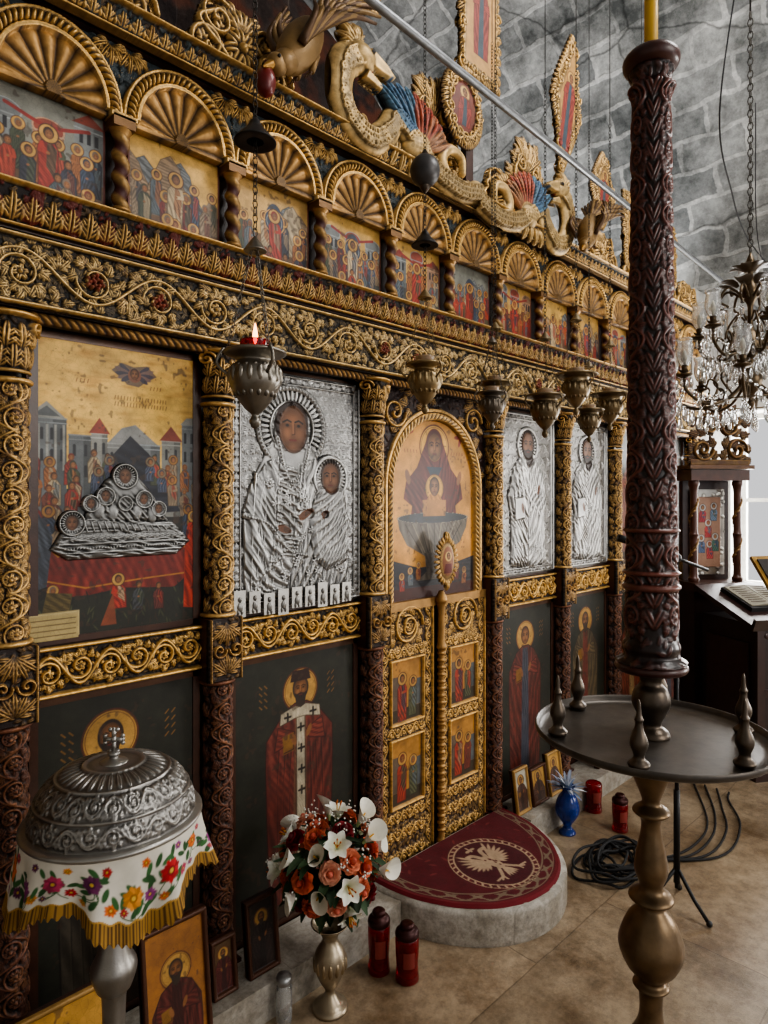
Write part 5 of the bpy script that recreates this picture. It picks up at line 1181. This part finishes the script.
# ------------------------------------------------------------ FLOWERS
def bouquet():
    E=empty("flower_vase",(1.273,-.27,0))
    m=MB(); m.lathe([(.001,.0),(.050,0),(.052,.012),(.036,.022),(.018,.045),(.016,.06),(.028,.08),(.042,.11),(.050,.145),(.044,.175),(.028,.20),(.024,.22),(.04,.245),(.058,.26),(.054,.262),(.03,.235),(.02,.2)],(0,0,0),S(170,156,134),.85,32,4)
    for k in range(14):
        a=k*2*pi/14; m.ball((.046*math.cos(a),.046*math.sin(a),.14),(.008,.008,.022),S(160,142,114),.85,8)
    m.obj("silver_vase",M_SILV,E)
    f=MB(); rg=random.Random(8); c=np.array([0,0,.44])
    def onball(az,el,R=.15): return c+R*np.array([math.cos(az)*math.cos(el),math.sin(az)*math.cos(el),math.sin(el)*.9])
    for k in range(130):
        az=rg.uniform(0,6.28); el=rg.uniform(-1.0,1.3); p=onball(az,el,rg.uniform(.05,.13)); f.petal(p,az+rg.uniform(-.6,.6),el*.6+rg.uniform(-.3,.3),rg.uniform(.06,.10),.014,rg.uniform(.2,1.2),S(38,60,32)*rg.uniform(.6,1.5),.2)
    for k in range(24):
        az=rg.uniform(0,6.28); p=onball(az,rg.uniform(-.6,1.2),.11); f.tube([(0,0,.25),tuple((p+np.array([0,0,.3]))/2),tuple(p)],.003,S(50,80,40),0,6)
    def qd(az,el):
        d=(math.cos(az)*math.cos(el),math.sin(az)*math.cos(el),math.sin(el)); return Vector(d).to_track_quat('Z','Y').to_matrix()
    def rose(p,az,el,r,col,dark):
        sub=MB()
        for ring,(n,e,L,w,cu) in enumerate([(4,1.35,.9,.45,-.2),(5,1.1,1.05,.6,.3),(6,.8,1.15,.7,.6),(7,.45,1.2,.75,.9)]):
            for k in range(n): sub.petal((0,0,-.2*r),k*2*pi/n+ring*.5,e,L*r,w*r,cu,dark*(1-.25*ring)+col*.25*ring,.45,col)
        sub.ball((0,0,.35*r),(.35*r,.35*r,.5*r),dark,0,10)
        f.absorb(sub,qd(az,el),p)
    def lily(p,az,el,r):
        sub=MB()
        for k in range(6): sub.petal((0,0,-.2*r),k*pi/3,1.2,1.3*r,.42*r,.9,S(215,222,186),.3,S(240,238,230),8)
        for k in range(4): a=k*1.57; sub.tube([(0,0,0),(.1*r*math.cos(a),.1*r*math.sin(a),.45*r),(.2*r*math.cos(a),.2*r*math.sin(a),.85*r)],.0016,S(200,150,60),0,5); sub.ball((.2*r*math.cos(a),.2*r*math.sin(a),.87*r),(.003,.003,.006),S(170,90,30),0,6)
        f.absorb(sub,qd(az,el),p)
    def calla(p,az,el,r):
        sub=MB(); n=20; rows=[]
        for i in range(9):
            t=i/8; row=[]
            for k in range(n+1):
                a=k/n*2*pi; rr=r*(.10+.62*t**1.5)*(1+.35*t*math.cos(a)); row.append((rr*math.cos(a),rr*math.sin(a),r*(1.5*t+.45*t*t*math.cos(a)-.3)))
            rows.append(row)
        cc=np.zeros((9,n+1,4)); cc[...,:3]=S(236,232,218); cc[:3,:,:3]=S(170,190,130); sub.grid(np.array(rows),cc); sub.tube([(0,0,-.2*r),(0,0,.4*r),(0,0,.9*r)],.06*r,S(214,160,50),0,8)
        f.absorb(sub,qd(az,el),p)
    N=52; sal=(S(222,134,100),S(180,80,58)); red=(S(132,20,30),S(84,10,18)); org=(S(214,108,72),S(160,60,40)); pk=(S(222,160,132),S(190,96,76))
    for k in range(N):
        el=math.asin(1-1.70*(k+.5)/N); az=k*2.39996; kind=k%7; p=onball(az,el,.145+rg.uniform(-.02,.012))
        if kind in(0,): lily(p,az+rg.uniform(-.2,.2),el,.044)
        elif kind in (3,5): calla(p,az,el*.8+.2,.040)
        elif kind==1: rose(p,az,el,.031,*sal)
        elif kind==2: rose(p,az,el,.030,*(red if math.sin(k)>-.3 else org))
        elif kind==4: rose(p,az,el,.031,*org)
        else: rose(p,az,el,.029,*pk)
    for k in range(22):
        az=rg.uniform(0,6.28); el=rg.uniform(-.2,1.4); p=onball(az,el,.18)
        for q in range(8): f.ball(p+np.array([rg.uniform(-.018,.018) for _ in range(3)]),.003,S(226,226,216),0,6)
    f.obj("flowers",M_PLAIN,E)
bouquet()

# ------------------------------------------------------------ VOTIVES, JARS, FLOOR ICONS
def votive(x,y,h=.19,r=.034,lid=True,z=0):
    E=empty("red_votive_candle",(x,y,z)); g=MB()
    g.lathe([(.001,0),(r*.9,0),(r,.008),(r*.92,h*.25),(r,h*.5),(r,h*.74),(r*.85,h*.78),(r*.8,h*.78),(r*.9,h*.72),(r*.85,.02),(.001,.015)],(0,0,0),S(120,12,16),0,24,2); g.obj("glass",G_RED,E)
    c=MB(); c.lathe([(.001,.02),(r*.75,.02),(r*.78,h*.5),(.001,h*.5)],(0,0,0),S(110,14,16),0,18,1)
    c.obj("wax",M_WAX,E)
    if lid:
        l=MB(); l.lathe([(r*.9,h*.76),(r*1.02,h*.78),(r*1.0,h*.86),(r*.8,h*.90),(r*.6,h*.92),(r*.62,h*.96),(r*.5,h*1.0),(.001,h*1.0)],(0,0,0),S(58,24,22),.5,24,2)
        l.obj("lid",M_METAL,E)
    lb=MB()
    th=np.linspace(-.5,.5,9)-2.2; P=np.array([[(r*1.012*math.cos(a),r*1.012*math.sin(a),zz) for a in th] for zz in (h*.3,h*.58)]); lb.grid(P,S(130,50,40)); lb.obj("label",M_PLAIN,E)
votive(1.49,-.26,.20,.036); votive(1.53,-.35,.18,.038); votive(3.02,-.22,.18,.04,False); votive(2.93,-.40,.17,.036)
def jar(x,y):
    E=empty("clear_glass_jar",(x,y,0)); g=MB(); g.lathe([(.001,0),(.022,0),(.024,.006),(.024,.10),(.018,.115),(.018,.12),(.020,.11),(.021,.01),(.001,.006)],(0,0,0),S(230,230,230),0,22,2); g.obj("glass",G_CLR,E)
    l=MB(); l.lathe([(.02,.115),(.022,.118),(.022,.138),(.001,.14)],(0,0,0),S(160,160,160),.8,20,1); l.obj("cap",M_METAL,E)
jar(1.141,-.215)
def floor_icon(x,y,z,w,h,seed,bg,robe,tilt=.12,name="framed_icon",rz=0,halo_c=IG):
    E=empty(name,(x,y,z)); cv=Cv(w,h,.0018,bg,.15 if bg[0]>.3 else 0)
    r=min(w*.23,.05); saint(cv,w/2,h*.72,r,0.01,robe,robe*.5,1 if seed%2 else 0,S(50,38,30),False,seed,seed%3==0)
    cv.age((.98,.92,.82),.25,20)
    fr=.009
    cv.line([(fr/2,fr/2),(w-fr/2,fr/2),(w-fr/2,h-fr/2),(fr/2,h-fr/2),(fr/2,fr/2)],fr,S(76,44,26) if seed%2 else S(160,124,70),.3,.01)
    o=link("painted_board",panel_mesh("painted_board",cv),M_ICON,E); o.rotation_euler=(-tilt,0,rz)
    b=MB(); b.box((w/2,.012,h/2),(w,.016,h),WOOD); ob=b.obj("backing",M_WOOD,E); ob.rotation_euler=(-tilt,0,rz)
floor_icon(.715,-.235,0,.185,.44,3,S(158,108,58),S(82,32,26),.12)
floor_icon(.36,-.27,.0,.28,.40,4,S(190,146,70),S(110,80,54),.15)
floor_icon(1.075,-.13,.112,.11,.22,5,S(44,34,26),S(44,30,26),.12)
floor_icon(.955,-.13,.112,.08,.16,7,S(90,66,40),S(80,30,26),.12)
for i,(x,w,h) in enumerate([(2.50,.11,.20),(2.63,.13,.17),(2.78,.12,.20)]): floor_icon(x,-.12,.112,w,h,6+i,S(190,150,80) if i else S(180,180,170),S(80,54,44),.14,"small_framed_icon")
floor_icon(3.25,-.12,.112,.14,.2,9,S(180,130,70),S(130,40,34),.14,"small_framed_icon")
def blue_vase():
    E=empty("blue_glass_vase",(2.73,-.24,0)); m=MB(); m.lathe([(.001,0),(.035,0),(.036,.01),(.018,.03),(.024,.05),(.05,.09),(.054,.13),(.04,.17),(.022,.195),(.034,.22),(.03,.22),(.015,.19),(.03,.16),(.04,.12),(.01,.06)],(0,0,0),S(24,50,130),0,28,3); m.obj("vase",G_BLUE,E)
    f=MB(); rg=random.Random(3)
    for k in range(40): a=rg.random()*6.28; e=rg.uniform(.2,1.4); f.petal((0,0,.2),a,e,rg.uniform(.06,.11),.008,.6,rg.choice([S(210,214,220),S(150,160,180),S(120,140,170)]))
    f.obj("dried_flowers",M_PLAIN,E)
blue_vase()

# ------------------------------------------------------------ STEP + RUG
def step():
    SY=1.24
    m=MB(); n=40; a=np.linspace(pi,2*pi,n); R=.43; c=(CX-.0,-.02)
    prof=[(.995,0),(1,.01),(1,.105),(.985,.12),(.6,.12),(.001,.12)]
    P=np.array([[(c[0]+R*r*math.cos(t)*1.0,c[1]+R*r*math.sin(t)*SY,z) for t in a] for r,z in prof]); m.grid(P,S(205,198,188)); m.obj("threshold_step",M_MARB)
    nr,na=150,420; rr=np.linspace(.001,1,nr); aa=np.linspace(pi,2*pi,na)
    Rg,Ag=np.meshgrid(rr,aa,indexing='ij'); RW=.405
    x=Rg*np.cos(Ag)*RW*1.0; y=Rg*np.sin(Ag)*RW*1.15
    cv=Cv(.86,.5,.0022,S(84,14,22),0)
    cx,cy=.43,.235; g=S(168,144,118)
    rg=random.Random(5)
    for k in range(60):
        px,py=rg.random()*.86,rg.random()*.5; cv.leaf(px,py,rg.random()*6.28,.03,.010,0,0,S(110,40,40),0)
    cv.ell(cx,cy,.15,.15,0,S(72,14,22),0)
    cv.ring(cx,cy,.15,.003,g,0); cv.ring(cx,cy,.170,.0018,g,0)
    for k in range(36): a0=k*2*pi/36; cv.leaf(cx+.152*math.cos(a0),cy+.152*math.sin(a0),a0+.5,.02,.008,0,0,g,0)
    cv.ell(cx,cy,.026,.05,0,g,0)
    for s in (-1,1):
        for k in range(9): cv.leaf(cx+s*.015,cy+.02,pi/2-s*(.6+.24*k),.115-.007*k,.014,.0,0,g,0)
        cv.line(cat([(cx+s*.01,cy+.04),(cx+s*.025,cy+.08),(cx+s*.05,cy+.085)],4),.009,g,0); cv.line([(cx+s*.02,cy-.04),(cx+s*.05,cy-.08)],.007,g,0)
        for k in range(3): cv.line([(cx+s*.05,cy-.08),(cx+s*(.05+.02*k),cy-.10+.008*k)],.004,g,0)
    for k in range(5): cv.leaf(cx,cy-.04,-pi/2+(k-2)*.22,.06,.012,0,0,g,0)
    for k in range(8): cv.ell(cx+rg.uniform(-.02,.02),cy+rg.uniform(-.04,.04),.004,.006,0,S(84,14,22),0)
    cv.line([(cx-.02,cy+.11),(cx+.02,cy+.11)],.006,g,0); cv.line([(cx,cy+.1),(cx,cy+.13)],.004,g,0)
    cv.mottle(.2,5)
    from_x=np.clip(((x+.43)/.86*(cv.nx-1)),0,cv.nx-1).astype(int); from_y=np.clip(((y+.47+.0)/.5*(cv.ny-1)),0,cv.ny-1).astype(int)
    C=cv.C[from_y,from_x]
    band=(Rg>.86)&(Rg<.935); pat=band&(np.abs(np.sin(Ag*26)+np.sin((Rg-.86)*60))<.55); C[pat,:3]=g*.45
    ed=(Rg>.955); C[ed,:3]=S(104,18,26); C[(Rg>.935)&(Rg<.945),:3]=g*.5; C[(Rg>.845)&(Rg<.855),:3]=g*.5
    Z=np.where(Rg>.99,.121,.133)+.0015*np.sin(x*40)*np.sin(y*30)
    P=np.stack([c[0]+x,c[1]-.02+y*.97*SY/1.15,Z],-1)
    link("eagle_rug",mk_mesh("eagle_rug",P,gfaces(nr,na),C),M_CLOTH)
step()

# ------------------------------------------------------------ CABLES & MIC STAND
def floor_stuff():
    m=MB(); rg=random.Random(9)
    for k in range(12):
        cx,cy=2.64+rg.uniform(-.05,.05),-.52+rg.uniform(-.04,.04); r=rg.uniform(.08,.18); ph=rg.random()*6
        pts=[(cx+r*(1+.16*math.sin(3*t+ph))*math.cos(t),cy+r*.78*(1+.14*math.cos(2*t+ph))*math.sin(t),.008+.004*k+.006*math.sin(4*t+ph)) for t in np.linspace(0,6.1,44)]
        m.tube(pts,.0055,S(22,22,24),0,7)
    for k in range(4):
        pts=cat([(2.70,-.55,.01),(2.85+.05*k,-.66-.05*k,.008),(3.05+.1*k,-.70-.03*k,.008),(3.3+.1*k,-.66,.008),(3.7,-.45-.06*k,.008)],8); m.tube(pts,.005,S(22,22,24),0,7)
    m.obj("coiled_black_cables",M_PLAIN)
    m=MB(); x,y=2.52,-.82; c=S(24,24,26)
    m.tube([(x,y,.08),(x,y,.6),(x,y,1.36)],.008,c,.3,10); m.tube([(x,y,.1),(x,y,.3),(x,y,.45)],.012,c,.3,10)
    for k in range(3):
        a=k*2*pi/3+.3; m.tube([(x,y,.16),(x+.07*math.cos(a),y+.07*math.sin(a),.07),(x+.13*math.cos(a),y+.13*math.sin(a),.012)],.007,c,.2,8); m.ball((x+.13*math.cos(a),y+.13*math.sin(a),.014),.012,c,0,8)
    m.tube([(x+.12,y-.07,1.28),(x,y,1.33),(x-.10,y+.06,1.37),(x-.16,y+.10,1.395)],.006,c,.3,8); m.ball((x,y,1.33),.018,c,.2,10); m.tube([(x-.15,y+.09,1.39),(x-.18,y+.11,1.40),(x-.21,y+.13,1.41)],.014,c,.2,12)
    m.obj("microphone_stand",M_METAL)
floor_stuff()

# ------------------------------------------------------------ LECTERN & ICON STAND
def lectern():
    E=empty("wooden_lectern",(4.34,-.66,0)); E.rotation_euler=(0,0,-.55); m=MB(); c=S(34,22,21); c2=S(50,31,28)
    w,d,h=.60,.42,.90
    m.box((0,0,.04),(w+.04,d+.04,.08),c2); m.box((0,0,h/2),(w,d,h-.08),c)
    for sx in (-1,1):
        m.box((sx*(w/2-.02),-d/2-.008,h/2),(.05,.016,h-.1),c2); m.box((sx*(w/2+.008),0,h/2),(.016,d-.1,h-.3),c2)
    for z in (.13,.48,.85): m.box((0,-d/2-.008,z),(w-.08,.016,.04),c2)
    Mx=Matrix.Rotation(.35,4,'X'); m.box((0,0,h+.03),(w+.08,d+.08,.03),c2,0,Mx); m.box((0,-.235,h-.03),(w+.08,.02,.06),c2,0,Mx)
    for k in range(9): m.ball((-w/2+.06+.06*k,-d/2-.016,.80),(.022,.006,.018),c2*1.2,0,10)
    m.obj("cabinet",M_WOOD,E)
    b=MB(); b.box((-.08,.02,h+.065),(.30,.26,.03),S(24,20,20),0,Mx)
    for s in (-1,1): b.box((-.08+s*.068,.02,h+.086),(.132,.23,.010),S(140,134,116),0,Mx@Matrix.Rotation(s*.08,4,'Y'))
    for s in (-1,1):
        for k in range(8): b.box((-.08+s*.068,.02-.085+.024*k,h+.093-.085*.35+.0084*k+.002),(.10,.005,.002),S(70,50,40),0,Mx)
    Mi=Matrix.Rotation(.9,4,'X')
    b.box((.16,.12,h+.20),(.26,.24,.02),S(150,116,56),.6,Mi); b.box((.16,.108,h+.206),(.21,.19,.012),S(44,38,36),0,Mi)
    b.obj("gospel_book_and_icon",M_PLAIN,E)
lectern()
def throne():
    E=empty("carved_icon_stand",(4.50,-.26,0)); E.rotation_euler=(0,0,-.62); m=MB(); c=S(50,28,22); w=.37
    m.box((0,0,.5),(w,.22,1.0),c); m.box((0,-.02,1.0),(w+.04,.26,.05),S(66,38,28)); m.box((0,.06,1.36),(w-.04,.04,.72),S(46,24,20))
    for s in (-1,1):
        x=s*(w/2-.03); m.lathe([(.03,1.02),(.034,1.05),(.024,1.08),(.026,1.3),(.032,1.33),(.024,1.36),(.024,1.6),(.034,1.65),(.03,1.68)],(x,-.06,0),S(76,42,30),.1,16,3)
        for k in range(15):
            z=1.08+.036*k; a=k*.9; m.tube([(x+.026*math.cos(a),-.06+.026*math.sin(a),z),(x+.028*math.cos(a+1),-.06+.028*math.sin(a+1),z+.03),(x+.026*math.cos(a+2),-.06+.026*math.sin(a+2),z+.05)],.007,S(130,98,58),.5,6)
    m.box((0,-.0,1.71),(w+.04,.22,.07),S(70,40,28)); m.box((0,-.0,1.76),(w+.08,.26,.025),S(90,62,40),.3)
    m.obj("stand_body",M_WOOD,E)
    cv=Cv(.44,.46,.003); cx=.22
    for s in (-1,1):
        for k in range(14): cv.acan(cx+s*(.02+.012*k),.03+.026*((k*3)%12),pi/2-s*(.3+.1*k),.09,.05,.020)
        cv.line(spiral(cx+s*.12,.1,.07,0,1.5,s),.011,None,None,.025); cv.line(spiral(cx+s*.06,.25,.055,0,1.5,-s),.010,None,None,.025)
    for k in range(5): cv.acan(cx,.25,pi/2+(k-2)*.35,.19,.07,.03)
    cv.rect(.01,.0,.43,.04,None,None,.02); gild(cv,.02,.001,S(46,26,18),S(120,92,56),.5); link("carved_pediment",panel_mesh("carved_pediment",cv,cut=True),M_CARVE,E,(-.22,-.09,1.77))
    iv2=Cv(.24,.56,.0026,SILV,.85); rg=random.Random(3)
    for k in range(110): iv2.acan(rg.random()*.24,rg.random()*.56,rg.random()*6.28,.03,.02,.008)
    crevice_shade(iv2,S(200,198,192),S(50,46,44)); iv2.rect(.03,.05,.21,.51,S(150,116,96),.2,.006)
    for (x,y,q) in [(.08,.44,S(140,30,40)),(.16,.45,S(90,110,130)),(.12,.34,S(150,40,40)),(.07,.24,S(70,90,120)),(.13,.20,S(160,60,60)),(.17,.25,S(60,90,80))]: little(iv2,x,y,.024,rg,q,SILV,4)
    link("silver_icon",panel_mesh("silver_icon",iv2),M_SILV,E,(-.12,.02,1.06))
throne()

# ------------------------------------------------------------ CHANDELIER
def chandelier():
    x,y,z=3.31,-.845,2.20; E=empty("brass_chandelier",(x,y,z)); m=MB(); b=S(96,82,64); g=MB(); W_=S(230,230,230)
    m.lathe([(.002,-.24),(.014,-.22),(.02,-.2),(.010,-.18),(.03,-.15),(.05,-.11),(.045,-.07),(.018,-.04),(.018,.0),(.035,.03),(.05,.07),(.03,.12),(.014,.15),(.012,.24),(.028,.28),(.034,.32),(.016,.37),(.01,.42),(.018,.45),(.004,.49)],(0,0,0),b,.85,26,4)
    for tier,(n,R,zb) in enumerate([(8,.34,-.10),(6,.22,.12)]):
        for k in range(n):
            a=k*2*pi/n+.2+tier*.4; ca,sa=math.cos(a),math.sin(a)
            P=lambda r,zz:(r*ca,r*sa,zz)
            m.tube(cat([P(.02,zb),P(R*.35,zb-.09),P(R*.7,zb-.11),P(R*.98,zb-.05),P(R,zb+.01)],7),.007,b,.85,8)
            m.tube(cat([P(R*.6,zb-.11),P(R*.5,zb-.03),P(R*.62,zb+.0),P(R*.68,zb-.04)],6),.005,b,.85,7)
            m.tube(cat([P(.02,zb+.06),P(R*.25,zb+.09),P(R*.45,zb+.02),P(R*.35,zb-.04)],6),.005,b,.85,7)
            m.lathe([(.006,.0),(.03,.008),(.036,.018),(.012,.022),(.014,.05),(.012,.06)],P(R,zb),b,.85,16,3)
            for q in range(5): m.petal(P(R,zb+.02),q*1.257,.2,.035,.012,-.6,b)
            g.lathe([(.010,.05),(.022,.065),(.034,.10),(.034,.13),(.030,.155),(.036,.175),(.034,.175),(.028,.153),(.032,.128),(.032,.10),(.019,.067),(.008,.053)],P(R,zb),W_,0,18,3)
            m.lathe([(.006,.05),(.006,.075),(.012,.09),(.008,.115),(.001,.13)],P(R,zb),S(220,214,196),0,10,2)
            for q in range(7):
                rr=R*(.28+.12*q); zz=zb-.13-.018*(q%2); g.ball(P(rr,zz-.035),(.011,.011,.030),W_,0,7); g.ball(P(rr,zz),(.008,.008,.008),W_,0,6); m.tube([P(rr,zb-.09),P(rr,zz-.01),P(rr,zz-.02)],.001,b,.8,4)
            a2=a+2*pi/n
            for q in range(13):
                t=(q+.5)/13; sx=R*((1-t)*ca+t*math.cos(a2)); sy=R*((1-t)*sa+t*math.sin(a2)); zq=zb-.02-.08*4*t*(1-t); g.ball((sx,sy,zq),(.008,.008,.008),W_,0,6)
                if q in (3,6,9): g.ball((sx,sy,zq-.035),(.009,.009,.025),W_,0,7)
            for q in range(4): g.ball((R*1.0*ca+.032*math.cos(q*1.57),R*1.0*sa+.032*math.sin(q*1.57),zb-.025),(.008,.008,.024),W_,0,7)
        m.tube([(R*.62*math.cos(t),R*.62*math.sin(t),zb-.1) for t in np.linspace(0,2*pi,40)],.004,b,.85,6)
    for k in range(8):
        a=k*pi/4; m.tube(cat([(.02*math.cos(a),.02*math.sin(a),.28),(.1*math.cos(a),.1*math.sin(a),.33),(.14*math.cos(a),.14*math.sin(a),.27),(.10*math.cos(a),.10*math.sin(a),.24)],6),.006,b,.85,7); g.ball((.12*math.cos(a),.12*math.sin(a),.2),(.012,.012,.028),W_,0,8)
        m.petal((.06*math.cos(a),.06*math.sin(a),.33),a,.8,.11,.035,1.2,b); m.petal((.02*math.cos(a),.02*math.sin(a),.40),a,.9,.08,.025,1.0,b)
        for q in range(8): t=q/7; g.ball(((.12+.10*t)*math.cos(a),(.12+.10*t)*math.sin(a),.24-.12*t-.05*math.sin(pi*t)),(.008,.008,.008),W_,0,6)
    m.chain((0,0,.49),(0,0,1.6),S(60,56,50),.7,.04,.0028); m.tube([(0,0,1.6),(0,0,2.5),(0,0,vault_z(x)-z)],.004,S(50,48,46),.6,6)
    m.obj("brass_frame",M_METAL,E); g.obj("glass_crystals",G_CLR,E)
chandelier()

# ------------------------------------------------------------ LIGHT + CAMERA
W=bpy.data.worlds.new("World"); bpy.context.scene.world=W; W.use_nodes=True
bg=W.node_tree.nodes["Background"]; bg.inputs[0].default_value=(.97,.97,1,1); bg.inputs[1].default_value=.72
def area(name,loc,tgt,sx,sy,e,col):
    l=bpy.data.lights.new(name,'AREA'); l.shape='RECTANGLE'; l.size=sx; l.size_y=sy; l.energy=e; l.color=col
    o=bpy.data.objects.new(name,l); bpy.context.scene.collection.objects.link(o); o.location=loc
    o.rotation_euler=(Vector(tgt)-Vector(loc)).to_track_quat('-Z','Y').to_euler()
area("window_daylight",(XR+.5,-.62,1.6),(2,-.62,1.3),1.5,1.7,150,(1,.985,.96))
area("nave_window_daylight",(XR+.5,-3.55,1.6),(1.5,-1.0,1.3),1.3,1.4,125,(1,.97,.93))
area("west_key_light",(2.4,-5.8,3.2),(1.8,0,2.0),2.4,2.2,75,(1,.95,.87))  # added key light at the open west end; no door stands there
area("overhead_area_light",(3.4,-2.4,5.1),(3.4,0.3,2.2),1.4,1.4,95,(1,.98,.95))  # unseen area light under the closed vault, aimed at the iconostasis
area("sanctuary_uplight",(4.7,1.3,1.9),(4.2,.6,5.5),1.2,.8,80,(.98,.99,1))  # added area light aimed up at the vault; no window there
cam=bpy.data.cameras.new("cam"); co=bpy.data.objects.new("camera",cam); bpy.context.scene.collection.objects.link(co)
al=math.radians(45.5); cam.sensor_fit='VERTICAL'; cam.sensor_height=36; cam.lens=650/1024*36; cam.shift_y=-12/1024
co.location=(0,-1.8,1.55); co.rotation_euler=Vector((math.cos(al),math.sin(al),0)).to_track_quat('-Z','Y').to_euler(); cam.clip_start=.02
bpy.context.scene.camera=co
try: bpy.context.scene.view_settings.look='AgX - Medium High Contrast'
except Exception: pass
bpy.context.scene.view_settings.exposure=.15
